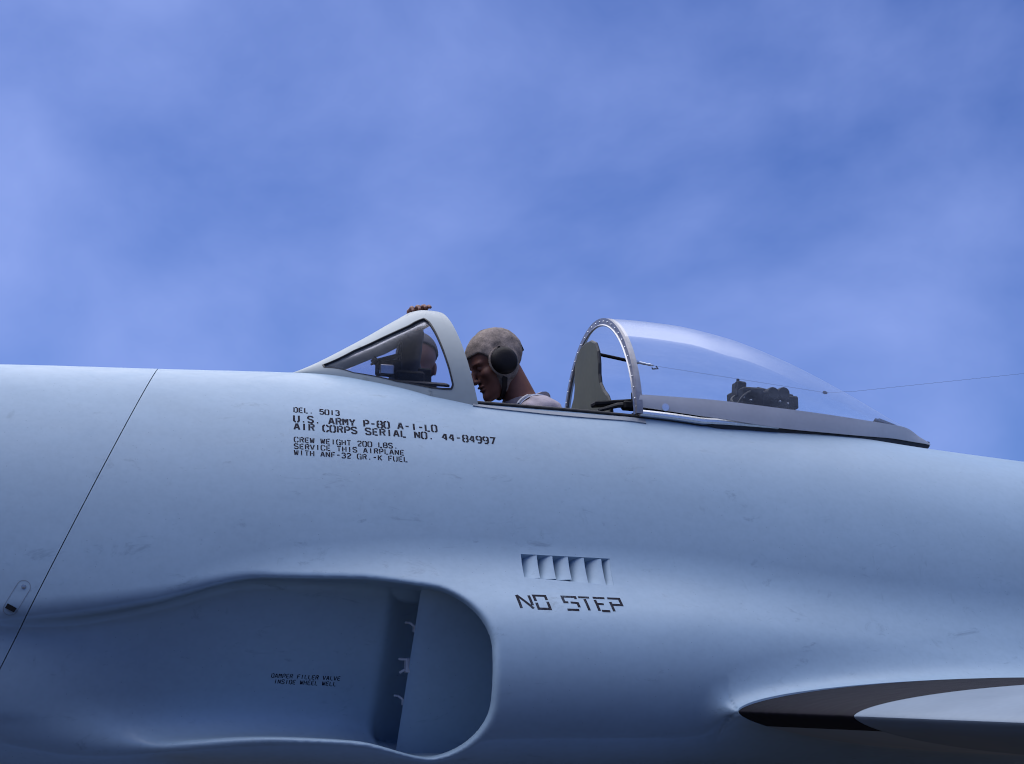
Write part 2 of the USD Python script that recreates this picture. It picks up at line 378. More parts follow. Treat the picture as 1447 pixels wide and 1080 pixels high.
_v0, _v1 = at(598, 835, -0.535), at(566, 1045, -0.285)
def split_x(z): return _v1[0]+(z-_v1[2])*(_v0[0]-_v1[0])/(_v0[2]-_v1[2])
X_ROOT, Z_LE = 1.968, 1.593
def wing_section(ay):
    """Leading edge x, z, chord and the greatest thickness above and below at the distance ay from the middle."""
    return X_ROOT+0.15*(ay-0.75), Z_LE-0.02*(ay-0.75), 2.72-0.33*(ay-0.75)
TU, TL = 0.040, 0.050
def wing_sdf(x, ay, z):
    xl, zl, c = wing_section(ay)
    u = x-xl
    t = np.where(z > zl, TU, TL)*c
    q = (0.42*c-u)/(0.42*c)
    front = np.where(q < 1, (np.abs(z-zl)-t*np.clip(1-q*q, 1e-9, 1)**0.62)*0.85, np.hypot(u, z-zl))
    s = np.clip((u-0.42*c)/(0.58*c), 0, 1.2)
    rear = np.abs(z-zl)-t*(1-s**1.7)
    return np.where(u < 0.42*c, front, np.maximum(rear, u-c))
def body(p):
    x, ay, z = p[:, 0], np.abs(p[:, 1]), p[:, 2]
    mid = H_MID(x); h = np.where(z > mid, H_TOP(x)-mid, mid-H_BOT(x))
    d = ell(ay, z-mid, H_WID(x), h)
    b = ell(ay-B_Y, z-B_Z(x), B_W(x), B_H(x))
    return smin(d, b, 0.10)
def skin(p):
    x, ay, z = p[:, 0], np.abs(p[:, 1]), p[:, 2]
    d = d0 = body(p)
    w = np.maximum(wing_sdf(x, ay, z), ay-0.97)
    d = np.where(x > 1.2, smin(d, w, 0.10), d)
    d = np.maximum(d, np.maximum(-2.61-x, x-7.74))
    # the intake: a pocket scooped out of the side, with a duct that runs on aft behind its lip
    zm, hh = (P_TOP(x)+P_BOT(x))/2, (P_TOP(x)-P_BOT(x))/2
    L = 1.6; R = 0.165
    deep = np.clip((-d0-0.034)/0.075, 0, 1); deep = deep*deep*(3-2*deep)
    qx = np.abs(x-0.30*deep-(P_END-L))-(L-R); qz = np.abs(z-zm)-(hh-R)
    side = np.hypot(np.maximum(qx, 0), np.maximum(qz, 0))+np.minimum(np.maximum(qx, qz), 0)-R
    wall = P_IN(x)+LEAN_IN(x)*(z-1.85)
    pocket = smax(side, wall-ay, 0.095-0.058*np.tanh((z-1.72)/0.06))
    bleed = ell(x-split_x(z)-0.035, ay-wall, 0.10, 0.065)
    pocket = smin(pocket, np.maximum(bleed, np.abs(z-zm)-(hh-0.03)), 0.05)
    return np.where((x < 2.6) & (x > -1.2), smax(d, -pocket, 0.022+0.055*np.clip((0.62-x)/0.6, 0, 1)), d)

xs = seg((-2.7, 0.04), (-0.5, 0.016), (0.1, 0.0085), (1.5, 0.011), (2.6, 0.016), (4.0, 0.05), 7.8)
ys = seg((-1.02, 0.0085), (-0.40, 0.013), (0.06, 0.03), 1.02)
zs = seg((1.2, 0.02), (1.38, 0.0085), (2.12, 0.013), 2.8)
hv, hf = surfnet(skin, xs, ys, zs, near=0.10)
print('hull', len(hv), len(hf))
hull = man(hv, hf)
print(hull.status(), hull.volume())

def hit(px, py, f=None, t0=3.4, t1=6.5):
    """Where the line of sight through a pixel of the photograph meets the aeroplane's skin."""
    f = f or skin
    d = FWD + RIGHT*(px-723.5)/FPX - UP*(py-540)/FPX
    t = np.linspace(t0, t1, 700)
    v = f(EYE+t[:, None]*d)
    k = int(np.argmax(v < 0))
    if not (v < 0).any(): k = int(np.argmin(v)); return EYE+t[k]*d
    a, b = t[k-1], t[k]
    for _ in range(2):
        t = np.linspace(a, b, 40); v = f(EYE+t[:, None]*d); k = max(1, int(np.argmax(v < 0))); a, b = t[k-1], t[k]
    return EYE+b*d
def onto(p, off=0.0, f=None):
    f = f or skin
    p = np.array(p, float)
    for _ in range(4):
        d = f(p); g = grad(f, p); p = p-(d/np.maximum((g*g).sum(1), .1))[:, None]*g
    return p+unit(grad(f, p))*off

# cockpit opening, seam of the nose, louvre slot and wing boundary are cut into the solid skin
SILL = 0.356
outline = Polygon([(0.98, -0.2), (1.10, -0.28), (1.28, -SILL+.006), (1.5, -SILL), (2.1, -SILL), (2.45, -0.30), (2.7, -0.19), (2.75, 0), (2.7, 0.19), (2.45, 0.30), (2.1, SILL), (1.5, SILL), (1.28, SILL-.006), (1.10, 0.28), (0.98, 0.2)]).buffer(0.03).buffer(-0.03)
pit = trimesh.creation.extrude_polygon(outline, 0.9, engine='earcut'); pit.apply_translation([0, 0, 2.20])
well = trimesh.creation.box((1.0, 0.42, 0.60)); well.apply_translation([1.47, 0, 1.94])
s0, s1 = hit(221, 524), hit(65, 815)
sdir = s1-s0; slope = sdir[0]/sdir[2]
print('seam', s0, s1, slope)
SEAM_X, SEAM_K = s0[0]-slope*s0[2], slope              # x = SEAM_X + SEAM_K * z
slab = trimesh.creation.box((0.0028, 4, 4))
sh = np.eye(4); sh[0, 2] = SEAM_K; sh[0, 3] = SEAM_X+SEAM_K*0
slab.apply_translation([0, 0, 2.0]); slab.apply_transform(sh)
# louvre frame
LO = hit(799, 806); LN = unit(grad(skin, LO[None]))[0]
a_, b_ = hit(736, 783), hit(852, 789)
E1 = b_-a_; E1 -= LN*(E1@LN); E1 /= np.linalg.norm(E1); E2 = np.cross(LN, E1); E2 *= np.sign(E2[2])
def louv(px, py):
    q = hit(px, py)-LO
    return q@E1, q@E2
LT, LB = louv(736, 783), louv(741, 816); RT, RB = louv(850, 789), louv(858, 827); RE = louv(863, 807)
print('louvre', LT, LB, RT, RB, RE)
LOUV_F = np.array([E1, E2, LN])
def from_louv(q): return LO+np.asarray(q, float)@LOUV_F
slot2 = Polygon([(LT[0], LT[1]), (RT[0]+0.027, RT[1]), (RE[0], RB[1]), (LB[0], LB[1])])
slot = trimesh.creation.extrude_polygon(slot2, 0.12, engine='earcut'); slot.apply_translation([0, 0, -0.046])
slot.vertices = from_louv(slot.vertices); slot.fix_normals()
Y_ROOT = 0.838
cutR = trimesh.creation.box((12, 2, 4)); cutR.apply_translation([2, -Y_ROOT-1, 2]); cutL = cutR.copy(); cutL.apply_translation([0, 2*Y_ROOT+2, 0])
solid = hull-mtri(cutR)-mtri(cutL)-(mtri(pit)+mtri(well))-mtri(slot)-mtri(slab)
pieces = sorted(solid.decompose(), key=lambda q: -q.volume())
print('pieces', [(round(q.volume(), 3), q.bounding_box()[:3]) for q in pieces])
def skinned(M3):
    """(outer skin with smooth normals), (cut faces)"""
    v, f = back(M3)
    c = v[f].mean(1); fn = np.cross(v[f[:, 1]]-v[f[:, 0]], v[f[:, 2]]-v[f[:, 0]])
    keep = np.linalg.norm(fn, axis=1) > 1e-12
    f, c, fn = f[keep], c[keep], unit(fn[keep])
    g = unit(grad(skin, c))
    on = (np.abs(skin(c)) < 0.004) & ((g*fn).sum(1) > 0.6)
    return v, f, c, on, fn
def sub(v, f):
    u, inv = np.unique(f, return_inverse=True); return v[u], inv.reshape(-1, 3)

plane = thing('jet_fighter', 'pale grey jet fighter parked with its canopy slid back and black stencilled lettering', 'jet aircraft')
def skin_part(name, M3, label, where=None):
    v, f, c, on, fn = skinned(M3)
    pitf = ~on & (np.abs(c[:, 1]) < SILL+.02) & (c[:, 2] > 1.63) & (c[:, 0] > 0.94) & (c[:, 0] < 2.8)
    v1, f1 = sub(v, f[on]); n1 = unit(grad(skin, v1, 2e-3))
    rest = ~on & ~pitf
    v2 = v[f[rest]].reshape(-1, 3); f2 = np.arange(len(v2)).reshape(-1, 3); n2 = np.repeat(fn[rest], 3, axis=0)
    body_ = put(name, (np.vstack([v1, v2]), np.vstack([f1, f2+len(v1)])), M['hull'], plane, normals=np.vstack([n1, n2]), label=label)
    if pitf.any():
        vp, fp = sub(v, f[pitf])
        put('cockpit_tub', trimesh.Trimesh(vp, fp, process=False), M['cockpit'], plane, smooth=False)
    return body_
fus = skin_part('fuselage', pieces[0], None)
nose = skin_part('nose_section', pieces[1], 'forward nose panel ahead of the slanting seam')

# ------------------------------------------------------------------ louvre vanes
tops = [louv(x, y) for x, y in ((736, 783), (759.5, 784), (781.5, 785), (803.5, 786.5), (826, 788), (850.5, 789))]
for i, (a, b) in enumerate(tops):
    w = (tops[i+1][0]-a-0.0035) if i < 5 else 0.028
    d0 = 0.036 if i < 5 else 0.028
    lean = (LB[0]-LT[0])
    hgt = (LB[1]-LT[1]) if i < 3 else (RB[1]-RT[1])
    nU, nV = 10, 7
    P = np.zeros((nU, nV, 3))
    for u in range(nU):
        for v in range(nV):
            s, t = u/(nU-1), v/(nV-1)
            dep = -d0*(1-s)**1.8*(1-t**2.0*0.8)
            q = np.array([a+lean*t+s*w+0.001, b+hgt*t, dep])
            g0 = onto(from_louv([q[0], q[1], 0])[None])[0]
            P[u, v] = g0+LN*(dep-0.0008)
    vm = thick(P, -0.002)
    put('louvre_vane', vm, M['hull'], fus, smooth=40)

# ------------------------------------------------------------------ intake splitter and its brackets
zt_, zb_ = 1.985, 1.44
prof = []
nz = 26
P = np.zeros((nz, 14, 3))
for i in range(nz):
    z = zb_+(zt_-zb_)*i/(nz-1)
    x0 = split_x(z)
    for j in range(14):
        s = j/13
        x = x0+0.5*s**1.5
        y = -(0.412+0.045*(1-math.exp(-s*5)))+0.0
        P[i, j] = (x, y+0.58*(1.75-z)-0.004, z)
put('intake_splitter', thick(P, 0.012 if True else 0), M['hull'], plane, smooth=40)
for (px, py), kind in (((586, 888), 0), ((575, 940), 1), ((570, 990), 0)):
    p = at(px, py, -0.42); o_ = np.array([0, 0.092+0.58*(1.75-p[2]), 0])
    x = split_x(p[2])
    if kind == 0:
        b1 = tube([[x+0.012, -0.512, p[2]-0.012], [x-0.022, -0.500, p[2]+0.014], [x-0.03, -0.478, p[2]+0.016]], 0.0038, 6)
        b2 = bx((0.010, 0.02, 0.02), (x-0.005, -0.495, p[2]-0.004), bevel=0.002)
    else:
        b1 = bx((0.016, 0.03, 0.045), (x-0.010, -0.497, p[2]), bevel=0.003)
        b2 = cat(tube([[x-0.012, -0.50, p[2]+0.018], [x-0.034, -0.482, p[2]+0.020]], 0.004, 6), tube([[x-0.014, -0.5, p[2]-0.01], [x-0.03, -0.48, p[2]-0.022]], 0.004, 6))
    b1.apply_translation(o_); b2.apply_translation(o_)
    put('splitter_bracket', cat(b1, b2), M['skirt'], plane)

# ------------------------------------------------------------------ wings
def wing_ring(ay, n=44, up_only=None):
    xl, zl, c = wing_section(ay)
    th = np.linspace(0, 1, n)
    def half(t, sgn):
        out = []
        for q in th:
            u = q**2.0
            tt = t*c*(max(0, 1-((u-0.42)/0.42)**2)**0.62 if u < 0.42 else 1-((u-0.42)/0.58)**1.7)
            out.append((xl+u*c, zl+sgn*tt))
        return out
    top = half(TU, 1); bot = half(TL, -1)
    return top, bot
def wing_mesh(y0, y1, ny, side, part, wrap=None, cap=(True, True), grow=0.0):
    """part: 'top' the upper surface and the leading edge wrapped under as far as wrap(ay) of the chord, 'bottom' the rest."""
    rows = []
    for ay in np.linspace(y0, y1, ny):
        top, bot = wing_ring(ay)
        k = wrap(ay) if wrap else len(bot)
        line = top[::-1]+bot[1:k] if part != 'bottom' else bot[k-1:]
        rows.append([(x, side*ay, z) for x, z in line])
    P = np.array(rows)
    m_ = grid_mesh(P)
    parts = [m_]
    if part == 'all':
        for e, on_ in ((0, cap[0]), (-1, cap[1])):
            if on_:
                ring = P[e]; c = ring.mean(0)
                vv = np.vstack([ring, c]); ff = [[i, (i+1) % len(ring), len(ring)] for i in range(len(ring))]
                parts.append(trimesh.Trimesh(vv, ff, process=False))
    r = cat(*parts); r.merge_vertices(); r.fix_normals()
    return r
def orient(m_, ref_up):
    """Turns the sheet so that its normals leave the wing."""
    c = m_.triangles_center; xl, zl, ch = wing_section(np.abs(c[:, 1]))
    s = np.sign((m_.face_normals[:, 2]*np.sign(c[:, 2]-zl+1e-6)).sum())
    if s < 0: m_.invert()
    return m_
Y_STRIP = 1.375
put('wing_walkway', orient(wing_mesh(0.80, Y_STRIP, 26, -1, 'top', wrap=lambda ay: 9), 1), M['walk'], plane, smooth=True, label='dark brown strip along the root of the near wing')
put('wing_root_underside', orient(wing_mesh(0.80, Y_STRIP, 12, -1, 'bottom', wrap=lambda ay: 9), -1), M['under'], plane, smooth=True)
put('wing', wing_mesh(Y_STRIP+0.0025, 5.6, 40, -1, 'all'), M['wing'], plane, smooth=35, label='near wing panel outboard of the dark strip')
put('wing', wing_mesh(0.80, 5.6, 40, 1, 'all'), M['wing'], plane, smooth=35, label='far wing')
# tail, outside the picture, where the aerial ends
def fin_mesh(a, b, ca, cb, t, axis):
    rows = []
    for s in np.linspace(0, 1, 8):
        c = ca+(cb-ca)*s; o = np.array(a)+(np.array(b)-a)*s
        pr = [(u, t*c*math.sqrt(u)*(1-u)*2.6) for u in np.linspace(0, 1, 14)**1.6]
        ring = [(o+np.array([u*c, 0, 0])+np.array(axis)*w) for u, w in pr]+[(o+np.array([u*c, 0, 0])-np.array(axis)*w) for u, w in pr[::-1]]
        rows.append(ring)
    P = np.array(rows); parts = [grid_mesh(P)]
    for e in (0, -1):
        ring = P[e]; parts.append(trimesh.Trimesh(np.vstack([ring, ring.mean(0)]), [[i, (i+1) % len(ring), len(ring)] for i in range(len(ring))], process=False))
    r = cat(*parts); r.merge_vertices(); r.fix_normals(); return r
put('tail_fin', fin_mesh((5.5, 0, 2.2), (6.7, 0, 3.75), 1.9, 0.75, 0.10, (0, 1, 0)), M['hull'], plane)
put('tailplane', fin_mesh((5.9, -0.12, 2.62), (6.3, -2.1, 2.68), 1.1, 0.5, 0.10, (0, 0, 1)), M['hull'], plane)
put('tailplane', fin_mesh((5.9, 0.12, 2.62), (6.3, 2.1, 2.68), 1.1, 0.5, 0.10, (0, 0, 1)), M['hull'], plane)

# ------------------------------------------------------------------ stencilled lettering
GLYPH = {  # strokes on a grid 4 wide and 6 high
 'A': [[(0, 0), (1.75, 6)], [(2.25, 6), (4, 0)], [(1, 2), (3, 2)]], 'B': [[(0, 0), (0, 6)], [(0.9, 6), (3, 6), (3.7, 5.2), (3.7, 3.9), (3, 3.1), (0.9, 3.1)], [(3, 3.1), (4, 2.3), (4, .9), (3.1, 0), (.9, 0)]],
 'C': [[(4, 4.4), (4, 5), (3, 6), (2.4, 6)], [(1.6, 6), (1, 6), (0, 5), (0, 1), (1, 0), (1.6, 0)], [(2.4, 0), (3, 0), (4, 1), (4, 1.6)]],
 'D': [[(0.4, 0), (0.4, 6)], [(1.5, 6), (3, 6), (4, 5), (4, 1), (3, 0), (1.5, 0)]], 'E': [[(0.4, 0), (0.4, 6)], [(1.4, 6), (4, 6)], [(1.4, 3), (3.4, 3)], [(1.4, 0), (4, 0)]],
 'F': [[(0.4, 0), (0.4, 6)], [(1.4, 6), (4, 6)], [(1.4, 3), (3.4, 3)]], 'G': [[(4, 4.6), (4, 5), (3, 6), (2.4, 6)], [(1.6, 6), (1, 6), (0, 5), (0, 1), (1, 0), (1.6, 0)], [(2.4, 0), (4, 0), (4, 2.6), (2.6, 2.6)]],
 'H': [[(0.2, 0), (0.2, 6)], [(3.8, 0), (3.8, 6)], [(1.2, 3), (2.8, 3)]], 'I': [[(2, 0), (2, 6)]], 'K': [[(0.3, 0), (0.3, 6)], [(3.9, 6), (1.5, 3.2), (4, 0)]], 'L': [[(0.5, 0), (0.5, 6)], [(1.6, 0), (4, 0)]],
 'M': [[(0.2, 0), (0.2, 6)], [(3.8, 0), (3.8, 6)], [(1.1, 5.4), (2, 3.4), (2.9, 5.4)]], 'N': [[(0.2, 0), (0.2, 6)], [(3.8, 0), (3.8, 6)], [(1, 5.2), (3, .8)]],
 'O': [[(1.75, 6), (.8, 6), (0, 5.2), (0, .8), (.8, 0), (1.75, 0)], [(2.25, 0), (3.2, 0), (4, .8), (4, 5.2), (3.2, 6), (2.25, 6)]], 'P': [[(0.4, 0), (0.4, 6)], [(1.4, 6), (3, 6), (4, 5.2), (4, 3.6), (3, 2.8), (1.4, 2.8)]],
 'R': [[(0.4, 0), (0.4, 6)], [(1.4, 6), (3, 6), (4, 5.2), (4, 4), (3, 3.2), (1.4, 3.2)], [(2.7, 3), (4, 0)]], 'S': [[(4, 4.8), (3.2, 6), (.9, 6), (0, 5.1), (0, 4.1), (.9, 3.3)], [(.9, 3.3), (3.1, 2.7), (4, 1.9), (4, .9), (3.1, 0), (.9, 0), (0, 1.2)]],
 'T': [[(0, 6), (4, 6)], [(2, 0), (2, 4.9)]], 'U': [[(0, 6), (0, 1), (1, 0), (1.55, 0)], [(2.45, 0), (3, 0), (4, 1), (4, 6)]], 'V': [[(0, 6), (1.75, 0)], [(2.25, 0), (4, 6)]], 'W': [[(0, 6), (.7, 0)], [(3.3, 0), (4, 6)], [(1.2, .6), (2, 3.6), (2.8, .6)]],
 'Y': [[(0, 6), (1.7, 3)], [(4, 6), (2.3, 3)], [(2, 2.6), (2, 0)]], '0': [[(1.75, 6), (.8, 6), (0, 5.2), (0, .8), (.8, 0), (1.75, 0)], [(2.25, 0), (3.2, 0), (4, .8), (4, 5.2), (3.2, 6), (2.25, 6)]], '1': [[(2, 0), (2, 6)]],
 '2': [[(0, 4.7), (1, 6), (3, 6), (4, 5), (4, 4), (0.4, 1)], [(0.2, 0), (4, 0)]], '3': [[(0.1, 5.2), (1, 6), (3, 6), (3.8, 5.2), (3.8, 3.9), (3, 3.2), (1.8, 3.2)], [(3, 3.2), (4, 2.3), (4, 1), (3, 0), (1, 0), (0, .9)]],
 '4': [[(2.2, 6), (0, 2)], [(1, 1.8), (4, 1.8)], [(3, 0), (3, 6)]], '5': [[(4, 6), (.4, 6), (.2, 3.5), (3, 3.5), (4, 2.6), (4, 1), (3, 0), (1, 0), (0, .9)]], '7': [[(0, 6), (4, 6), (1.6, 0)]],
 '8': [[(1.7, 6), (.7, 6), (.1, 5.2), (.1, 3.8), (.7, 3.1), (1.7, 3.1)], [(.7, 3.1), (0, 2.4), (0, .8), (.8, 0), (1.7, 0)], [(2.3, 6), (3.3, 6), (3.9, 5.2), (3.9, 3.8), (3.3, 3.1), (2.3, 3.1)], [(3.3, 3.1), (4, 2.4), (4, .8), (3.2, 0), (2.3, 0)]],
 '9': [[(1.75, 2.7), (.8, 2.7), (0, 3.4), (0, 5.3), (.8, 6), (1.75, 6)], [(2.25, 6), (3.2, 6), (4, 5.3), (4, 1.4), (3, 0), (.8, 0)], [(2.3, 2.7), (4, 2.7)]], '-': [[(0.6, 3), (3.4, 3)]], '.': [[(1.4, .4), (2.6, .4)]]}
BLOCK = {'N': [[(0, 0), (0, 6)], [(0, 6), (4, 0)], [(4, 1.4), (4, 6)]], 'O': [[(0.3, 3.4), (0.3, 6), (4, 6), (4, 4)], [(4, 3.2), (4, 0), (0.3, 0), (0.3, 2.6)]], 'S': [[(4, 5), (4, 6), (0, 6), (0, 3.3), (1.2, 3.3)], [(1.9, 3.3), (4, 3.1), (4, 1.2)], [(3.6, 0), (0, 0)]],
         'T': [[(0, 6), (4.2, 6)], [(2.2, 5.2), (2.2, 0)]], 'E': [[(0.4, 0), (0.4, 5)], [(0, 6), (4, 6)], [(0.4, 3.1), (2.8, 3.1)], [(1.2, 0), (4, 0)]], 'P': [[(0.45, 0), (0.45, 4.3)], [(0, 6), (4, 6), (4, 3.0), (0.45, 3.0)]]}
def stencil(name, text, p0, p1, cap_px, weight, parent, glyphs=GLYPH, wide=0.62, starts=None, slant=0.0, mat=None):
    """Stencilled line: baseline between two points of the skin, lying on it."""
    A, B = hit(*p0), hit(*p1)
    e1 = (B-A); L = np.linalg.norm(e1); e1 /= L
    nrm = unit(grad(skin, A[None]))[0]; e2 = np.cross(nrm, e1); e2 *= np.sign(e2[2]); e2 /= np.linalg.norm(e2)
    cap = np.linalg.norm(hit(p0[0], p0[1]-cap_px)-A)
    N = len(text); pitch = L/(N-1+wide+0.1)
    gw = pitch*wide*1.12
    meshes = []
    def lay(ms, nm, kind=None):
        t = cat(*ms)
        v, f = trimesh.remesh.subdivide_to_size(t.vertices, t.faces, 0.03)
        q = onto(A+v[:, :1]*e1+v[:, 1:2]*e2, 0.0004)
        r = put(nm, (q, f), mat or M['ink'], parent, normals=unit(grad(skin, q)))
        if kind: tag(r, kind=kind)
    for i, ch in enumerate(text):
        if ch == ' ': continue
        x0 = starts[i][0]*L if starts else i*pitch
        w = starts[i][1]*L if starts else gw
        ln = [LineString([(x0+x/4*w+slant*y/6*cap, y/6*cap) for x, y in s]) for s in glyphs[ch]]
        poly = unary_union([l.buffer(cap*weight/2, cap_style='flat', join_style='mitre') for l in ln])
        for gpoly in getattr(poly, 'geoms', [poly]):
            tv, tf = trimesh.creation.triangulate_polygon(gpoly, engine='earcut')
            meshes.append(trimesh.Trimesh(np.column_stack([tv, np.zeros(len(tv))]), tf, process=False))
        if starts: lay(meshes, 'stencil_letter'); meshes = []
    if meshes: lay(meshes, name, 'stuff')
stencil('stencil_line', 'DEL. 5013', (415, 582.5), (479.5, 587.5), 6.6, 0.20, fus)
stencil('stencil_line', 'U.S. ARMY P-80 A-1-LO', (415.5, 596), (617.5, 610.5), 8.8, 0.22, fus)
stencil('stencil_line', 'AIR CORPS SERIAL NO. 44-84997', (416, 607), (700, 628), 8.8, 0.22, fus)
stencil('stencil_line', 'CREW WEIGHT 200 LBS.', (416, 624.6), (562, 634), 6.8, 0.21, fus)
stencil('stencil_line', 'SERVICE THIS AIRPLANE', (416, 634), (571, 643.5), 6.8, 0.21, fus)
stencil('stencil_line', 'WITH ANF-32 GR.-K FUEL', (416, 643), (576, 653), 6.8, 0.21, fus)
stencil('stencil_line', 'DAMPER FILLER VALVE', (383, 957.5), (480, 961.8), 5.6, 0.2, fus)
stencil('stencil_line', 'INSIDE WHEEL WELL', (387, 965.8), (474, 969.6), 5.6, 0.2, fus)
W = 148.0
stencil('stencil_line', 'NO STEP', (737, 859.5), (885, 865), 18.0, 0.16, fus, glyphs=BLOCK, slant=-0.10,
        starts={0: (0/W, 17/W), 1: (22.5/W, 17.5/W), 3: (64/W, 18.5/W), 4: (87/W, 15/W), 5: (108/W, 17/W), 6: (129/W, 17/W)})


# ------------------------------------------------------------------ windscreen
X_TIP, X_ARCH = 0.728, 1.303
def ws_yb(x): return np.interp(x, [X_TIP, 0.95, 1.15, X_ARCH], [0.075, 0.22, 0.32, 0.360])
def ws_zb(x):
    x = np.atleast_1d(np.asarray(x, float)); yb = ws_yb(x)
    z = np.full_like(x, 2.66)
    q = onto(np.stack([x, -yb, z+0.05], -1), f=lambda p: np.where(True, body(p), 0))
    for _ in range(8):      # stay at the asked x and y
        p = np.stack([x, -yb, z], -1); d = body(p); gz = grad(body, p)[:, 2]; z = z-d/np.maximum(gz, 0.15)
    return z
_tx = np.linspace(X_TIP-0.03, X_ARCH+0.01, 120); _tz = ws_zb(_tx)
zbase = lambda x: np.interp(x, _tx, _tz)
WS_TOP = PchipInterpolator([X_TIP-0.03, X_TIP, 0.95, 1.12, 1.185, 1.235, X_ARCH+0.01], [zbase(X_TIP)-0.008, zbase(X_TIP)+0.003, 2.8345, 2.929, 2.9600, 2.968, 2.962])
WS_YP = 0.055
LEAN = 0.078
def ws_point(x, th, side=-1, off=0.0):
    """Side panel: th = 0 at the hull, pi/2 at the pillar of the flat front glass."""
    def P(x, th):
        zb, zt, yb = zbase(x), WS_TOP(x), ws_yb(x)
        yp = np.minimum(WS_YP, yb-0.004)
        s = np.sin(th)
        return np.stack([x-LEAN*s*np.clip((x-X_TIP)/(X_ARCH-X_TIP), 0, 1)**2, side*(yp+(yb-yp)*np.clip(np.cos(th), 0, 1)), zb+(zt-zb)*s], -1)
    p = P(x, th)
    if np.ndim(off) == 0 and off == 0: return p
    e = 1e-3
    n = np.cross(P(x+e, th)-P(x-e, th), P(x, np.minimum(th+e, np.pi/2))-P(x, th-e))
    n = unit(n)*side
    n *= np.where((n[..., 1:2]*side) < 0, -1, 1)
    return p+n*off
SC = 0.33
def pix_to_panel(px, py):
    """(x, th) on the near side panel of a pixel."""
    d = FWD + RIGHT*(px-723.5)/FPX - UP*(py-540)/FPX
    global _grid
    if _grid is None:
        X, T = np.meshgrid(np.linspace(X_TIP, X_ARCH, 300), np.linspace(0, math.pi/2, 240), indexing='ij')
        _grid = X.ravel(), T.ravel(), ws_point(X.ravel(), T.ravel())
    v = _grid[2]-EYE; u = v/np.linalg.norm(v, axis=1, keepdims=True); k = int(np.argmax(u@unit(d[None])[0]))
    return _grid[0][k], _grid[1][k]
_grid = None
hole_px = [(457, 515.5), (500, 495.5), (540, 477.5), (575, 461.5), (590, 453.5), (599, 450.5), (606, 455), (615, 470), (626, 496), (634, 521), (639.5, 544), (637, 549.5), (625, 549), (560, 538), (500, 526.5), (459, 519.5)]
hole = np.array([pix_to_panel(*p) for p in hole_px]); hole[:, 1] *= SC
hole_poly = Polygon(hole).buffer(-0.004).buffer(0.008, resolution=4).buffer(-0.004)
full = Polygon([(X_TIP, 0), (X_ARCH, 0), (X_ARCH, math.pi/2*SC), (X_TIP, math.pi/2*SC)])
full = Polygon([(x, 0) for x in np.linspace(X_TIP, X_ARCH, 30)]+[(X_ARCH, t) for t in np.linspace(0, math.pi/2*SC, 24)[1:]]+[(x, math.pi/2*SC) for x in np.linspace(X_ARCH, X_TIP, 30)[1:]]+[(X_TIP, t) for t in np.linspace(math.pi/2*SC, 0, 24)[1:-1]])
def sheet2d(poly, size):
    ms = []
    for q in getattr(poly, 'geoms', [poly]):
        tv, tf = trimesh.creation.triangulate_polygon(q, engine='earcut')
        v, f = trimesh.remesh.subdivide_to_size(np.column_stack([tv, np.zeros(len(tv))]), tf, size)
        ms.append(trimesh.Trimesh(v, f, process=False))
    r = cat(*ms); r.merge_vertices(); return np.array(r.vertices), np.array(r.faces)
def shell(poly, size, fn, lo, hi):
    """Solid plate over a 2D polygon mapped by fn(x, t, offset) with the offsets lo and hi."""
    v, f = sheet2d(poly, size)
    A, B = fn(v[:, 0], v[:, 1], hi), fn(v[:, 0], v[:, 1], lo)
    e = np.vstack([f[:, [0, 1]], f[:, [1, 2]], f[:, [2, 0]]]); n = len(v)
    key = e[:, 0]*n+e[:, 1]; rim = e[~np.isin(key, e[:, 1]*n+e[:, 0])][:, ::-1]
    F = np.vstack([f, f[:, ::-1]+n, np.column_stack([rim[:, 0], rim[:, 1], rim[:, 1]+n]), np.column_stack([rim[:, 0], rim[:, 1]+n, rim[:, 0]+n])])
    r = trimesh.Trimesh(np.vstack([A, B]), F, process=False)
    if r.volume < 0: r.invert()
    return r
parts_frame = []
for side in (-1, 1):
    fn = lambda x, t, o, side=side: ws_point(x, t/SC, side, o+1e-9)
    parts_frame.append(shell(full.difference(hole_poly), 0.03, fn, -0.012, 0.0))
def front(x, y, o):
    zt = WS_TOP(x); dz = WS_TOP.derivative()(x); n = np.stack([-dz, 0*x, np.ones_like(x)], -1); n = unit(n)
    return np.stack([x-LEAN*np.clip((x-X_TIP)/(X_ARCH-X_TIP), 0, 1)**2, y*np.minimum(1, (ws_yb(x)-0.004)/WS_YP), zt], -1)+n*o
fullF = Polygon([(x, -WS_YP) for x in np.linspace(X_TIP, X_ARCH, 26)]+[(x, WS_YP) for x in np.linspace(X_ARCH, X_TIP, 26)])
holeF = box(0.83, -WS_YP+0.016, 1.165, WS_YP-0.016).buffer(-0.01).buffer(0.01)
parts_frame.append(shell(fullF.difference(holeF), 0.03, front, -0.012, 0.0))
ws = put('windscreen', cat(*parts_frame), M['frame'], plane, smooth=32, label='pale grey frame of the windscreen')
for side in (-1, 1):
    fn = lambda x, t, o, side=side: ws_point(x, t/SC, side, o+1e-9)
    put('side_pane', shell(hole_poly.buffer(0.004), 0.03, fn, -0.0075, -0.0045), M['pane'], ws, smooth=True)
    rim = hole_poly.buffer(0.0045).difference(hole_poly.buffer(-0.0012))
    put('pane_seal', shell(rim, 0.03, fn, -0.008, 0.0012), M['seal'], ws, smooth=32)
put('front_pane', shell(holeF.buffer(0.003), 0.03, front, -0.009, -0.005), M['pane'], ws, smooth=True)

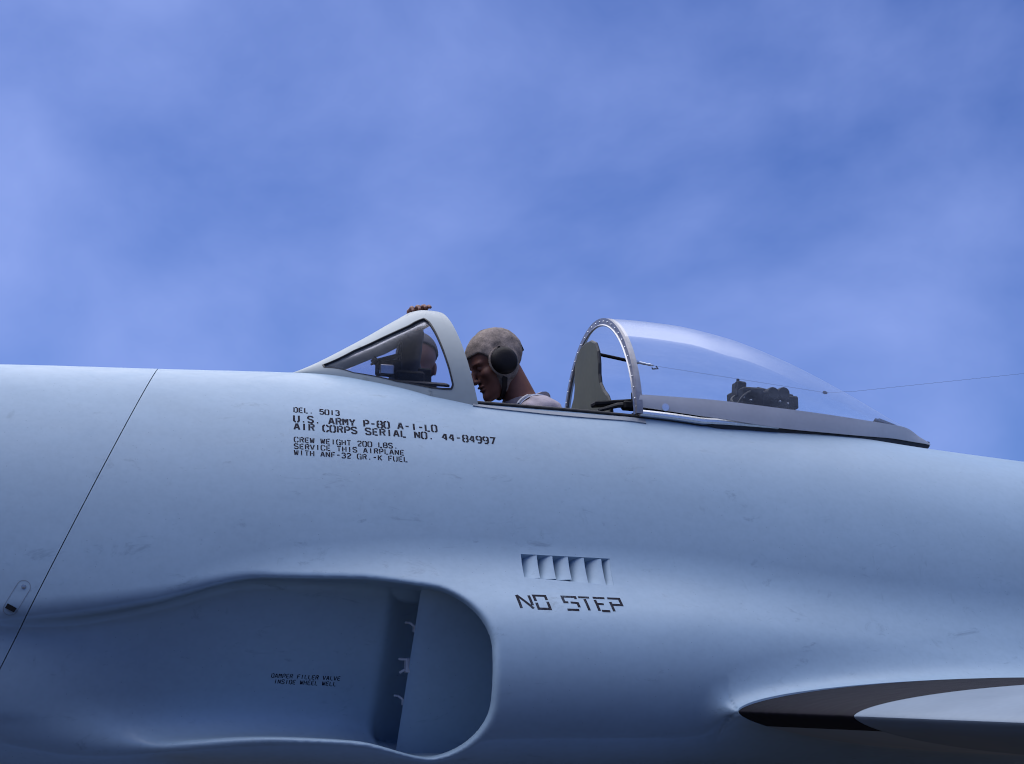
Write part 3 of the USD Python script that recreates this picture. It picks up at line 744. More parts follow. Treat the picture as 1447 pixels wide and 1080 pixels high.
# ------------------------------------------------------------------ sill, gun sight, coaming
sill_px = [(668, 573), (700, 577), (735, 580.5), (775, 584.5), (810, 587.5), (850, 590.5), (884, 593), (912, 596.5)]
sp = onto(np.array([hit(*p) for p in sill_px])); t_ = np.linspace(0, 1, len(sp)); tt = np.linspace(0, 1, 50)
sp = onto(PchipInterpolator(t_, sp)(tt)); sn = unit(grad(skin, sp))
put('sill_moulding', bar(sp-sn*0.002, np.linspace(0.012, 0.026, 50), 0.006, sn), M['sill'], plane, smooth=30)
sx_ = np.linspace(1.30, 2.42, 40)
def sill_line(off, dz):
    yy = np.interp(sx_, [1.28, 1.5, 2.1, 2.45], [SILL-.004, SILL+.002, SILL+.002, 0.302])-off
    z = np.full_like(sx_, 2.62)
    for _ in range(10):
        p = np.stack([sx_, -yy, z], -1); z = z-body(p)/np.maximum(grad(body, p)[:, 2], .2)
    return np.stack([sx_, -yy, z+dz], -1)
put('sill_seal', tube(sill_line(0.004, 0.004), 0.006, 8), M['seal'], plane)
rl = sill_line(-0.004, 0.012)
rail = rl[(rl[:, 0] > 1.86)]
put('canopy_rail', tube(rail+np.array([0, 0, 0.010]), 0.0125, 10), M['alloy'], plane)
gs = put('gun_sight', cat(bx((0.085, 0.07, 0.05), (1.075, 0.0, 2.770), bevel=0.006), bx((0.11, 0.12, 0.10), (1.14, 0.0, 2.705), bevel=0.01),
                         bx((0.05, 0.05, 0.07), (1.20, 0.0, 2.74), bevel=0.006), tube([[1.055, -0.036, 2.765], [1.055, -0.042, 2.765]], 0.02, 14)), M['black'], plane)
put('sight_hood', cat(bx((0.10, 0.075, 0.006), (1.065, 0, 2.803), rot=(0, -0.32, 0)), bx((0.035, 0.06, 0.006), (1.03, 0, 2.79), rot=(0, 0.7, 0))), M['black'], gs)
put('sight_bracket', cat(tube([[1.115, -0.025, 2.79], [1.115, -0.025, 2.86]], 0.003, 6), tube([[1.115, 0.025, 2.79], [1.115, 0.025, 2.86]], 0.003, 6), tube([[1.115, -0.025, 2.86], [1.115, 0.025, 2.86]], 0.003, 6)), M['black'], gs)
put('lamp_housing', bx((0.05, 0.012, 0.035), (1.06, -0.041, 2.755), bevel=0.003), M['steel'], gs)
cx = np.linspace(1.01, 1.24, 12)
P = np.array([[(x, y, 2.735-0.0*x-(y/0.30)**2*0.075-0.02) for y in np.linspace(-0.22, 0.22, 13)] for x in cx])
put('coaming', thick(P, 0.008), M['black'], plane)

# ------------------------------------------------------------------ canopy slid aft
X_H = 1.856
up_px = [(905, 557.5, -.387), (1000, 564.5, -.376), (1060, 571.5, -.350), (1115, 578.5, -.320), (1200, 590.5, -.225), (1275, 603, -.065), (1300, 618, -0.015), (1314, 627, -0.002)]
lo_px = [(899, 574, -.389), (1010, 590.5, -.378), (1060, 598.5, -.352), (1110, 606, -.322), (1200, 614.5, -.227), (1270, 621, -.069), (1300, 626, -0.018), (1315, 629, -0.002)]
Uc = np.array([at(*p) for p in up_px]); Lc = np.array([at(*p) for p in lo_px])
print('skirt up', Uc.round(3).tolist()); print('skirt lo', Lc.round(3).tolist())
su = np.linspace(0, 1, len(Uc)); sv = np.linspace(0, 1, 70)
Uq, Lq = PchipInterpolator(su, Uc)(sv), PchipInterpolator(su, Lc)(sv)
Xg = np.sort(Uq[:, 0])
g_w = lambda x: np.interp(x, Uq[:, 0], -Uq[:, 1]); g_zb = lambda x: np.interp(x, Uq[:, 0], Uq[:, 2])
g_top = PchipInterpolator([1.86, 1.95, 2.10, 2.30, 2.55, 2.80, 3.0, 3.115, 3.16], [2.999, 3.0, 2.995, 2.968, 2.897, 2.799, 2.712, 2.655, 2.62])
def bubble(x, th):
    w, zb = g_w(x), g_zb(x); zt = np.maximum(g_top(x), zb+0.001)
    return np.stack([x, -w*np.cos(th), zb+(zt-zb)*np.sin(th)**1.10], -1)
xs_ = np.linspace(X_H, 3.135, 60); ths = np.linspace(0, np.pi, 61)
P = np.array([[bubble(x, t) if t <= np.pi/2 else bubble(x, np.pi-t)*np.array([1, -1, 1]) for t in ths] for x in xs_])
can = put('canopy', grid_mesh(P), M['canopy'], plane, smooth=True, label='clear bubble of the sliding canopy')
for s in (1, -1):
    A = Uq*np.array([1, s, 1]); B = Lq*np.array([1, s, 1])
    rows = np.array([A+(B-A)*k+np.array([0, -s*0.010*math.sin(math.pi*k)*0.25, 0])*(1-np.linspace(0, 1, 70)[:, None]**3) for k in np.linspace(0, 1, 6)])
    sk = thick(rows, 0.009)
    put('canopy_frame', sk, M['skirt'], can, smooth=35)
for s in (1, -1):
    k0 = int(70*0.50)
    seal_ = Lq[8:-1]*np.array([1, s, 1])+np.array([0, s*0.022, 0])*np.minimum(1, np.linspace(1, 0.1, len(Lq[8:-1])))[:, None]
    hh_ = 0.055*np.sin(np.pi*np.linspace(0.08, 0.97, len(seal_)))**0.7
    rows = np.array([seal_+np.array([0, 0, 0.012])-np.array([0, 0, 1.0])*(hh_*k)[:, None] for k in (0, 0.5, 1, 1.6)])
    put('canopy_seal', thick(rows, 0.004), M['seal'], can, smooth=35)
# hoop: flat metal band round the front edge, its rivets facing forward
def hoop_pt(th, grow):
    w, zb, zt = 0.388+grow, 2.580, 2.996+grow
    return np.array([X_H, -w*math.cos(th), zb+(zt-zb)*abs(math.sin(th))**1.10])
hb = []
ths = np.linspace(0.0, np.pi, 73)
Ring = []
for t in ths:
    o, i_ = hoop_pt(t, 0.006), hoop_pt(t, -0.019)
    Ring.append([i_+[-0.004, 0, 0], o+[-0.004, 0, 0], o+[0.018, 0, 0], o+[0.018, 0, 0]-(o-i_)*0.16, i_+[0.004, 0, 0]])
Ring = np.array(Ring); Ring = np.concatenate([Ring, Ring[:, :1]], 1)
hm = grid_mesh(Ring); hm.merge_vertices(); hm.fix_normals()
hoop = put('canopy_hoop', hm, M['hoop'], can, smooth=30)
put('hoop_edge', tube([hoop_pt(t, -0.020)+[-0.003, 0, 0] for t in ths], 0.0045, 8), M['steel'], can)
for t in np.linspace(0.16, np.pi-0.16, 27):
    c = (hoop_pt(t, 0.006)+hoop_pt(t, -0.019))/2
    rv = trimesh.creation.icosphere(2, 0.0036); rv.apply_scale([0.6, 1, 1]); rv.apply_translation(c+[-0.0045, 0, 0])
    put('rivet', rv, M['alloy'], can, smooth=True)
disc = lathe([(0, 0), (0.013, 0), (0.014, 0.002), (0.013, 0.004), (0, 0.005)], at(940, 576, -.386), at(940, 576, -.386)+np.array([0, -1, 0.1]))
put('frame_button', disc, M['alloy'], can)
put('tail_latch', cat(bx((0.10, 0.05, 0.03), (3.045, 0, 2.672), rot=(0, 0.3, 0), bevel=0.01), tube([[3.0, 0, 2.69], [3.09, 0, 2.66]], 0.012, 8)), M['black'], can)
# roller fittings at the foot of the hoop
fit = cat(bx((0.16, 0.05, 0.016), at(868, 570, -.27), rot=(0, -0.12, 0), bevel=0.004), bx((0.07, 0.04, 0.03), at(893, 574, -.30), bevel=0.006), bx((0.03, 0.03, 0.04), at(899, 561, -.315), bevel=0.005))
put('canopy_roller', fit, M['black'], plane)
pl = [at(848, 578, -.28), at(872, 566, -.25), at(905, 566, -.26), at(900, 580, -.3), at(860, 586, -.32)]
put('canopy_lever', tube([at(846, 580, -.30), at(872, 573, -.30), at(902, 572, -.30)], [0.006, 0.009, 0.011], 8), M['seal'], plane)
fairing = trimesh.convex.convex_hull(np.vstack([at(1056, 600, -.32), at(1095, 606, -.30), at(1092, 613, -.30), at(1066, 609, -.33), at(1070, 603, -.26), at(1095, 610, -.22)]))
put('rail_fairing', fairing, M['skirt'], plane)

# ------------------------------------------------------------------ headrest plate, aerial, radio
X_P = 1.812
hr = [(0, 2.912), (0.045, 2.908), (0.083, 2.890), (0.104, 2.855), (0.112, 2.81), (0.112, 2.77), (0.120, 2.735), (0.150, 2.70), (0.182, 2.675), (0.206, 2.64), (0.214, 2.60), (0.214, 2.40)]
hr = [(a*1.13, b) for a, b in hr]
hp = Polygon([(a, b) for a, b in hr]+[(-a, b) for a, b in hr[::-1]]).buffer(0.004).buffer(-0.004)
plate = trimesh.creation.extrude_polygon(hp, 0.014, engine='earcut')
plate.vertices = np.column_stack([X_P+plate.vertices[:, 2], plate.vertices[:, 0], plate.vertices[:, 1]]); plate.fix_normals()
hrp = put('headrest', plate, M['plate'], plane, smooth=30)
edge = np.array([(X_P+0.007, s, z) for s, z in np.array(hp.exterior.coords)])
put('headrest_edging', tube(edge, 0.006, 8), M['seal'], hrp)
r0, r1 = at(840, 499.5, 0.0), at(886, 509.5, 0.0)
ax_ = (r1-r0)/np.linalg.norm(r1-r0)
put('aerial_rod', tube([r0-ax_*0.02, r1], 0.0065, 10), M['black'], plane)
i0, i1 = at(893, 510.5, 0.0), at(927, 517.5, 0.0)
ins = lathe([(0.0001, 0), (0.009, 0.002), (0.011, 0.012), (0.006, 0.026), (0.0045, 0.03), (0.0055, 0.05), (0.004, 0.055), (0.0055, 0.07), (0.003, 0.085), (0.0001, 0.09)], i0, i1, 14)
put('aerial_insulator', ins, M['alloy'], plane)
hk = at(925, 517.5, 0.0)
put('aerial_clip', tube([i1, i1+[0.008, 0, -0.010], hk+[0.002, 0, -0.010], hk+[-0.008, 0, -0.012], hk+[-0.011, 0, -0.006]], 0.0028, 6), M['black'], plane)
w1 = at(1166, 555, 0.0)
put('aerial_wire', tube([r1, i0, i1, w1], 0.00045, 6), M['wire'], plane)
put('aerial_insulator', lathe([(0.0001, 0), (0.005, 0.002), (0.0065, 0.009), (0.004, 0.018), (0.0001, 0.02)], w1-[0.01, 0, -0.002], w1+[0.01, 0, -0.002], 14), M['black'], plane)
w2 = at(1204, 553.5, 0.0); w3 = at(1447, 526.5, 0.0); far = w2+(w3-w2)*((6.75-w2[0])/(w3[0]-w2[0]))
print('aerial end', far)
put('aerial_wire', tube([w1, w2, (w2+far)/2-[0, 0, 0.01], far], 0.00045, 6), M['wire'], plane)
rad = put('radio_set', cat(bx((0.085, 0.15, 0.085), tuple(at(1053, 568, 0.03)), bevel=0.006), bx((0.13, 0.14, 0.062), tuple(at(1083, 571, 0.03)), rot=(0, 0.13, 0), bevel=0.008), bx((0.045, 0.13, 0.05), tuple(at(1110, 573, 0.03)), bevel=0.005)), M['black'], plane)
put('radio_box', bx((0.036, 0.06, 0.062), tuple(at(1044, 552, 0.03)), rot=(0, 0.10, 0), bevel=0.005), M['black'], rad)
put('radio_box', bx((0.052, 0.09, 0.03), tuple(at(1071, 557, 0.03)), rot=(0, 0.15, 0), bevel=0.004), M['black'], rad)
put('radio_box', bx((0.03, 0.05, 0.02), tuple(at(1112, 562, 0.03)), rot=(0, 0.1, 0), bevel=0.003), M['black'], rad)
put('radio_plug', lathe([(0.0001, 0), (0.010, 0), (0.010, 0.02), (0.006, 0.024), (0.006, 0.034), (0.0001, 0.036)], at(1042, 548, 0.02), at(1042, 548, 0.02)+np.array([0.1, 0, 1.0]), 12), M['black'], rad)
for px, py in ((1078, 562), (1093, 562)):
    c = at(px, py, 0.03); put('radio_coil', lathe([(0.0001, 0), (0.022, 0), (0.024, 0.006), (0.024, 0.05), (0.018, 0.056), (0.0001, 0.056)], c+[0, -0.09, 0], c+[0, 0.02, 0], 16), M['black'], rad)
for k, (px, py) in enumerate(((1050, 562), (1060, 566), (1101, 568), (1112, 571))):
    c = at(px, py, -0.055); put('radio_terminal', lathe([(0.0001, 0), (0.005, 0), (0.004, 0.010), (0.0001, 0.012)], c, c+[0, -0.1, 0], 8), M['steel'], rad)
strut_ = [at(1062, 553, 0), at(1082, 552.5, 0), at(1100, 560, 0), at(1117, 562, 0)]
put('radio_lead', tube(PchipInterpolator(np.arange(4), np.array(strut_))(np.linspace(0, 3, 24)), 0.0045, 6), M['seal'], rad)
lead = [at(1038, 560, -.02), at(1034, 566, -.04), at(1040, 573, -.06), at(1050, 560, -.07), at(1060, 553, -.06)]
put('radio_lead', tube(PchipInterpolator(np.linspace(0, 1, 5), np.array(lead))(np.linspace(0, 1, 24)), 0.004, 6), M['seal'], rad)
put('radio_shelf', bx((0.75, 0.42, 0.012), (2.34, 0, 2.642)), M['black'], plane)

# ------------------------------------------------------------------ access latch on the nose
la, lb = hit(38, 822), hit(10, 868)
ldir = unit((lb-la)[None])[0]; ln_ = unit(grad(skin, ((la+lb)/2)[None]))[0]; ls = np.cross(ln_, ldir)
cap2 = LineString([(0.018, 0), (np.linalg.norm(lb-la)-0.018, 0)]).buffer(0.020, resolution=6)
ring2 = cap2.difference(cap2.buffer(-0.0015))
def on_latch(poly, off):
    v, f = sheet2d(poly, 0.03)
    q = onto(la+v[:, :1]*ldir+v[:, 1:2]*ls, off); return q, f
q, f = on_latch(ring2, 0.0009); put('latch_outline', (q, f), M['sill'], nose, normals=unit(grad(skin, q)))
c = onto((la+(lb-la)*0.80)[None], 0.0)[0]
put('latch_catch', bar(np.array([c-ls*0.014, c+ls*0.014]), 0.014, 0.005, ln_), M['black'], nose)
c = onto((la+(lb-la)*0.16)[None], 0.0)[0]
put('latch_pin', lathe([(0.0001, 0), (0.007, 0), (0.006, 0.002), (0.0001, 0.0025)], c, c+ln_, 12), M['steel'], nose)

# ------------------------------------------------------------------ people
M['skin'] = paint('sunburnt_skin', (0.175, 0.072, 0.05), 0.5, 0.14, 30.0, spec=0.4, bump=0.12, fine=240.0)
M['helmet'] = paint('worn_tan_cloth', (0.265, 0.215, 0.185), 0.85, 0.42, 34.0, spec=0.2, bump=0.5, fine=160.0)
M['cup'] = paint('dark_brown_leather', (0.010, 0.0075, 0.008), 0.5, 0.3, 60.0, spec=0.22, bump=0.2, fine=200.0)
M['shirt'] = paint('faded_khaki_shirt', (0.40, 0.35, 0.38), 0.85, 0.1, 20.0, spec=0.2, bump=0.4, fine=120.0)
M['buckle'] = paint('white_buckle', (0.72, 0.72, 0.74), 0.35, 0.05)
M['strap'] = paint('olive_webbing', (0.10, 0.105, 0.09), 0.8, 0.15, 60.0, bump=0.4, fine=300.0)
M['trouser'] = paint('khaki_trousers', (0.16, 0.14, 0.11), 0.85, 0.12, 20.0, bump=0.3)
M['boot'] = paint('brown_boots', (0.04, 0.028, 0.02), 0.5, 0.2)
M['cap'] = paint('dark_cloth_cap', (0.05, 0.05, 0.06), 0.85, 0.2, 40.0, bump=0.4)
M['overall'] = paint('dark_blue_overall', (0.022, 0.024, 0.036), 0.85, 0.15, 20.0, bump=0.4)
M['wood'] = paint('grey_stand_paint', (0.22, 0.2, 0.16), 0.7, 0.2, 12.0)

class Head:
    def __init__(s, origin, fwd, up, k=1.0):
        s.o = np.asarray(origin, float); s.f = unit(np.asarray(fwd, float)[None])[0]
        u = np.asarray(up, float); u = u-s.f*(u@s.f); s.u = u/np.linalg.norm(u); s.s = np.cross(s.u, s.f); s.k = k
        s.R = np.array([s.f, s.s, s.u])
    def local(s, p): return ((p-s.o)@s.R.T)/s.k
    def world(s, q): return s.o+(np.asarray(q, float)*s.k)@s.R
    def core(s, p):
        l = s.local(p); l = np.column_stack([l[:, 0], np.abs(l[:, 1]), l[:, 2]])
        d = ellipsoid(l, (-0.012, 0, 0.042), (0.100, 0.077, 0.088))
        d = smin(d, ellipsoid(l, (0.030, 0, 0.032), (0.064, 0.066, 0.070)), 0.02)
        d = smin(d, ellipsoid(l, (0.040, 0, -0.035), (0.052, 0.060, 0.068)), 0.02)
        d = smin(d, cone(l, (-0.004, 0.050, -0.050), (0.066, 0.014, -0.098), 0.020, 0.018), 0.025)
        return smin(d, ellipsoid(l, (0.045, 0, -0.080), (0.040, 0.038, 0.034)), 0.02)*s.k
    def sdf(s, p):
        l = s.local(p); l = np.column_stack([l[:, 0], np.abs(l[:, 1]), l[:, 2]])
        d = s.core(p)/s.k
        d = smin(d, ellipsoid(l, (0.080, 0, -0.102), (0.018, 0.020, 0.018)), 0.014)
        d = smin(d, ellipsoid(l, (0.078, 0.024, 0.024), (0.016, 0.030, 0.009)), 0.012)
        d = smin(d, ellipsoid(l, (0.062, 0.044, -0.020), (0.024, 0.018, 0.017)), 0.015)
        d = smax(d, -ellipsoid(l, (0.096, 0.032, 0.004), (0.018, 0.019, 0.012)), 0.010)
        d = smin(d, ellipsoid(l, (0.0765, 0.031, 0.004), (0.0125, 0.0125, 0.0115)), 0.003)
        d = smin(d, cone(l, (0.090, 0, 0.014), (0.113, 0, -0.032), 0.007, 0.0115), 0.009)
        d = smin(d, ellipsoid(l, (0.101, 0.011, -0.036), (0.011, 0.008, 0.008)), 0.006)
        d = smin(d, ellipsoid(l, (0.090, 0, -0.058), (0.013, 0.022, 0.0065)), 0.006)
        d = smin(d, ellipsoid(l, (0.088, 0, -0.071), (0.012, 0.019, 0.0065)), 0.005)
        d = smax(d, -ellipsoid(l, (0.102, 0, -0.0645), (0.010, 0.020, 0.0016)), 0.003)
        d = smin(d, ellipsoid(l, (-0.006, 0.078, -0.004), (0.017, 0.009, 0.030)), 0.006)
        return d*s.k
def hand_sdf(p, wrist, palm_dir, finger_dirs, normal, curl, thumb_side=1, k=1.0):
    """Palm and five separate fingers. palm_dir: wrist to knuckles; normal: out of the back of the hand; curl: bend per joint (radians) towards the palm."""
    pd = unit(np.asarray(palm_dir, float)[None])[0]; n = np.asarray(normal, float); n = n-pd*(n@pd); n /= np.linalg.norm(n); s = np.cross(pd, n)*thumb_side
    w = np.asarray(wrist, float); knu = w+pd*0.088*k
    d = cone(p, w, w+pd*0.03*k, 0.024*k, 0.026*k)
    for o in (-0.030, -0.010, 0.010, 0.030):
        d = smin(d, cone(p, w+pd*0.022*k+s*o*0.6*k, knu+s*o*k, 0.016*k, 0.0125*k), 0.008)
    lens = {0.030: (0.040, 0.024, 0.019), 0.010: (0.045, 0.028, 0.020), -0.010: (0.042, 0.026, 0.020), -0.030: (0.033, 0.020, 0.017)}
    f = None
    for i, o in enumerate((0.030, 0.010, -0.010, -0.030)):
        c = knu+s*o*k; a = finger_dirs
        for j, L in enumerate(lens[o]):
            a = a+curl[j]*(1+0.12*(i-1))
            dr = pd*math.cos(a)-n*math.sin(a)+s*o*1.6; dr /= np.linalg.norm(dr)
            e = c+dr*L*k
            q = cone(p, c, e, (0.0092-0.0009*j)*k, (0.0084-0.0009*j)*k)
            f = q if f is None else np.minimum(f, q); c = e
    d = smin(d, f, 0.004)
    t0 = w+pd*0.025*k+s*0.024*k; t1 = t0+(pd*0.55+s*0.75-n*0.25)*0.045*k; t2 = t1+(pd*0.85+s*0.2-n*0.35)*0.032*k; t3 = t2+(pd*0.9-n*0.4)*0.026*k
    th = np.minimum(np.minimum(cone(p, t0, t1, 0.014*k, 0.0105*k), cone(p, t1, t2, 0.0105*k, 0.0095*k)), cone(p, t2, t3, 0.0095*k, 0.008*k))
    return smin(d, th, 0.007)
def chain(p, pts, rad, k=0.03):
    d = None
    for (a, ra), (b, rb) in zip(zip(pts[:-1], rad[:-1]), zip(pts[1:], rad[1:])):
        q = cone(p, a, b, ra, rb); d = q if d is None else smin(d, q, k)
    return d
def put_sdf(name, f, lo, hi, step, mat, parent, label=None):
    ax = [seg((lo[k], step[k] if np.ndim(step) else step), hi[k]) if not isinstance(lo[k], list) else seg(*lo[k], hi[k]) for k in range(3)]
    v, t = surfnet(f, *ax, near=0.034, stride=5, newton=2)
    return put(name, (v, t), mat, parent, normals=unit(grad(f, v)), label=label)

# the pilot
pil = thing('person', 'pilot in a tan cloth flying helmet with dark earphones looking down in the cockpit', 'person')
tilt = math.radians(24)
ho = at(701, 516, 0.0)
HP = Head(ho, (-math.cos(tilt), -0.06, -math.sin(tilt)), (-math.sin(tilt), 0, math.cos(tilt)), 0.97)
neck0, neck1 = HP.world((-0.030, 0, -0.045)), np.array([1.583, 0.0, 2.640])
sh = {s: np.array([1.585, s*0.165, 2.590]) for s in (-1, 1)}
el = {s: np.array([1.63, s*0.25, 2.31]) for s in (-1, 1)}
wr = {s: np.array([1.42, s*0.13, 2.19]) for s in (-1, 1)}
kn = {s: np.array([1.23, s*0.13, 2.12]) for s in (-1, 1)}
an = {s: np.array([1.14, s*0.12, 1.74]) for s in (-1, 1)}
def torso_p(p):
    q = np.column_stack([p[:, 0], np.abs(p[:, 1]), p[:, 2]])
    d = ellipsoid(q, (1.60, 0, 2.44), (0.115, 0.165, 0.19))
    d = smin(d, ellipsoid(q, (1.63, 0, 2.16), (0.115, 0.15, 0.20)), 0.06)
    d = smin(d, cone(q, (1.590, 0.04, 2.622), sh[1]+[0, 0.0, 0], 0.060, 0.064), 0.05)
    return smin(d, ellipsoid(q, (1.65, 0, 1.97), (0.13, 0.165, 0.11)), 0.06)
def arms_p(p):
    q = np.column_stack([p[:, 0], np.abs(p[:, 1]), p[:, 2]]); return chain(q, [sh[1], el[1], wr[1]], [0.058, 0.042, 0.028])
def legs_p(p):
    q = np.column_stack([p[:, 0], np.abs(p[:, 1]), p[:, 2]]); return chain(q, [(1.64, 0.09, 1.96), kn[1], an[1]], [0.088, 0.06, 0.042])
def feet_p(p):
    q = np.column_stack([p[:, 0], np.abs(p[:, 1]), p[:, 2]]); return smin(cone(q, an[1], an[1]+[0.02, 0, -0.05], 0.042, 0.042), cone(q, an[1]+[0.02, 0, -0.055], an[1]+[-0.10, 0.01, -0.06], 0.036, 0.032), 0.03)
def pilot_sdf(p):
    q = np.column_stack([p[:, 0], np.abs(p[:, 1]), p[:, 2]])
    d = smin(torso_p(p), smin(arms_p(p), legs_p(p), 0.03), 0.03)
    d = smin(d, feet_p(p), 0.02)
    d = smin(d, cone(p, neck0, neck1, 0.054, 0.062), 0.03)
    d = smin(d, HP.sdf(p), 0.012)
    return smin(d, hand_sdf(q, wr[1], (-0.95, -0.15, -0.2), 0.1, (0, 0.2, 1), (0.25, 0.35, 0.3)), 0.01)
put_sdf('body', pilot_sdf, [[(1.02, 0.012), (1.32, 0.0052), (1.60, 0.014)], [(-0.33, 0.012), (-0.12, 0.0052), (0.12, 0.014)], [(1.62, 0.012), (2.12, 0.008), (2.60, 0.0052)]], (1.82, 0.33, 2.98), None, M['skin'], pil)
def helmet_sdf(p):
    l = HP.local(p); f, s_, u = l.T
    wr_ = (meshkit.noise(np.column_stack([f*70, s_*40, u*40]))-0.5)*0.0040
    d = smin(HP.core(p), HP.k*ellipsoid(np.column_stack([f, np.abs(s_), u]), (-0.004, 0.070, -0.012), (0.045, 0.018, 0.050)), 0.015)-0.0085-wr_
    face = np.minimum(0.058-u-0.10*(f-0.08), f-0.046-0.10*u-np.clip(u-0.02, 0, 1)**2*14)
    low = -u-0.112+np.clip(-f-0.01, 0, 0.2)*0.58
    return smax(smax(d, face*0.8, 0.006), low*0.8, 0.006)
put_sdf('helmet', helmet_sdf, (1.30, -0.13, 2.66), (1.66, 0.13, 3.0), 0.0045, M['helmet'], pil)
edge_pts = []
cs = np.array([-0.004, 0.0, -0.010])
for s in (-1, 1):
    c = HP.world((0.002, s*0.084, -0.004)); o = HP.s*s
    ring_ = lathe([(0.030, 0), (0.053, 0.0), (0.0565, 0.004), (0.0545, 0.008), (0.050, 0.009), (0.040, 0.008)], c-o*0.006, c+o*0.02, 40)
    put('earphone_pad', ring_, M['helmet'], pil, smooth=40)
    cup = lathe([(0.0001, 0.029), (0.022, 0.028), (0.034, 0.025), (0.044, 0.019), (0.0500, 0.010), (0.0505, 0.0), (0.0001, 0.0)], c, c+o, 40)
    put('earphone', cup, M['cup'], pil, smooth=40)
    put_each('earphone_snap', (lathe([(0.0001, 0.006), (0.005, 0.005), (0.0055, 0), (0.0001, 0)], c+HP.u*0.050+o*0.006, c+HP.u*0.050+o*0.03, 12),), M['black'], pil)
    # strap of the helmet under the jaw
    a = HP.world((0.018, s*0.082, -0.050)); b = HP.world((0.030, s*0.060, -0.092)); e = HP.world((0.034, 0, -0.124))
    put('chin_strap', bar(PchipInterpolator([0, .5, 1], np.array([a, b, e]))(np.linspace(0, 1, 14)), 0.018, 0.004, np.array([HP.s*s*(1-t)-HP.u*t*1.0 for t in np.linspace(0, 1, 14)])), M['cup'], pil)
bk = HP.world((-0.118, 0, 0.030))
put('helmet_tab', bx((0.012, 0.03, 0.034), tuple(bk), rot=(0, -0.45, 0), bevel=0.003), M['cup'], pil)
seam = [HP.world((x, -0.0, z)) for x, z in ((0.086, 0.068), (0.05, 0.115), (0.0, 0.139), (-0.05, 0.130), (-0.095, 0.092), (-0.118, 0.04))]
put('helmet_seam', tube(PchipInterpolator(np.arange(6), np.array(seam))(np.linspace(0, 5, 40)), 0.0022, 6), M['helmet'], pil)
def shirt_sdf(p):
    d = smin(torso_p(p), arms_p(p), 0.03)-0.009
    w = (meshkit.noise(p*np.array([42, 22, 30]))-0.5)*0.014
    d = d-w
    d = smax(d, -cone(p, neck1+[-0.03, 0, 0.07], neck1+[0.0, 0, -0.02], 0.066, 0.055), 0.008)
    return np.maximum(d, 2.02-p[:, 2])
put_sdf('shirt', shirt_sdf, (1.34, -0.33, 1.98), (1.80, 0.33, 2.72), 0.0075, M['shirt'], pil)
collar = []
for t in np.linspace(0.25, 2*math.pi-0.25, 30):
    collar.append(neck1+np.array([-0.074*math.cos(t)+0.002, 0.072*math.sin(t), 0.020+0.004*math.sin(5*t)+0.030*(1+math.cos(t-math.pi))/2]))
put('collar', bar(np.array(collar), 0.036+0.006*np.cos(3*np.linspace(0, 6, 30)), 0.010, np.array([unit((c-neck1-[0, 0, 0.05])[None])[0] for c in collar])), M['shirt'], pil, smooth=60)
put('trousers', (lambda r: r)(trimesh.Trimesh(*surfnet(lambda p: np.maximum(smin(legs_p(p), np.maximum(torso_p(p), p[:, 2]-2.06), 0.03)-0.010, 1.80-p[:, 2]), seg((1.02, 0.012), 1.82), seg((-0.33, 0.012), 0.33), seg((1.70, 0.012), 2.30), near=0.06), process=False)), M['trouser'], pil, smooth=True)
put_each('boot', trimesh.Trimesh(*surfnet(lambda p: feet_p(p)-0.008, seg((0.98, 0.010), 1.30), seg((-0.2, 0.010), 0.2), seg((1.6, 0.010), 1.84), near=0.06), process=False).split(only_watertight=False), M['boot'], pil, smooth=True)
for s in (-1, 1):
    pts = np.array([[1.48, s*0.075, 2.46], [1.49, s*0.085, 2.55], [1.515, s*0.10, 2.625], [1.555, s*0.112, 2.672], [1.605, s*0.112, 2.666], [1.66, s*0.105, 2.61], [1.70, s*0.095, 2.54]])
    q = PchipInterpolator(np.arange(7), pts)(np.linspace(0, 6, 50))
    q = onto(q, 0.013, f=lambda p: smin(torso_p(p), arms_p(p), 0.03))
    nn = unit(grad(lambda p: smin(torso_p(p), arms_p(p), 0.03), q))
    put('harness_strap', bar(q, 0.042, 0.004, nn), M['strap'], pil)
    put_each('strap_edging', [tube(q+np.cross(nn, unit(np.gradient(q, axis=0)))*e*0.021+nn*0.003, 0.0028, 6) for e in (-1, 1)], M['alloy'] if s < 0 else M['strap'], pil)
    put('strap_adjuster', bar(q[19:26]+nn[19:26]*0.005, 0.020, 0.005, nn[19:26]), M['buckle'], pil)
put('seat', cat(bx((0.06, 0.5, 0.85), (1.79, 0, 2.12), rot=(0, 0.06, 0), bevel=0.015), bx((0.46, 0.48, 0.08), (1.58, 0, 1.80), bevel=0.015), bx((0.4, 0.4, 0.1), (1.58, 0, 1.72))), M['cockpit'], plane)

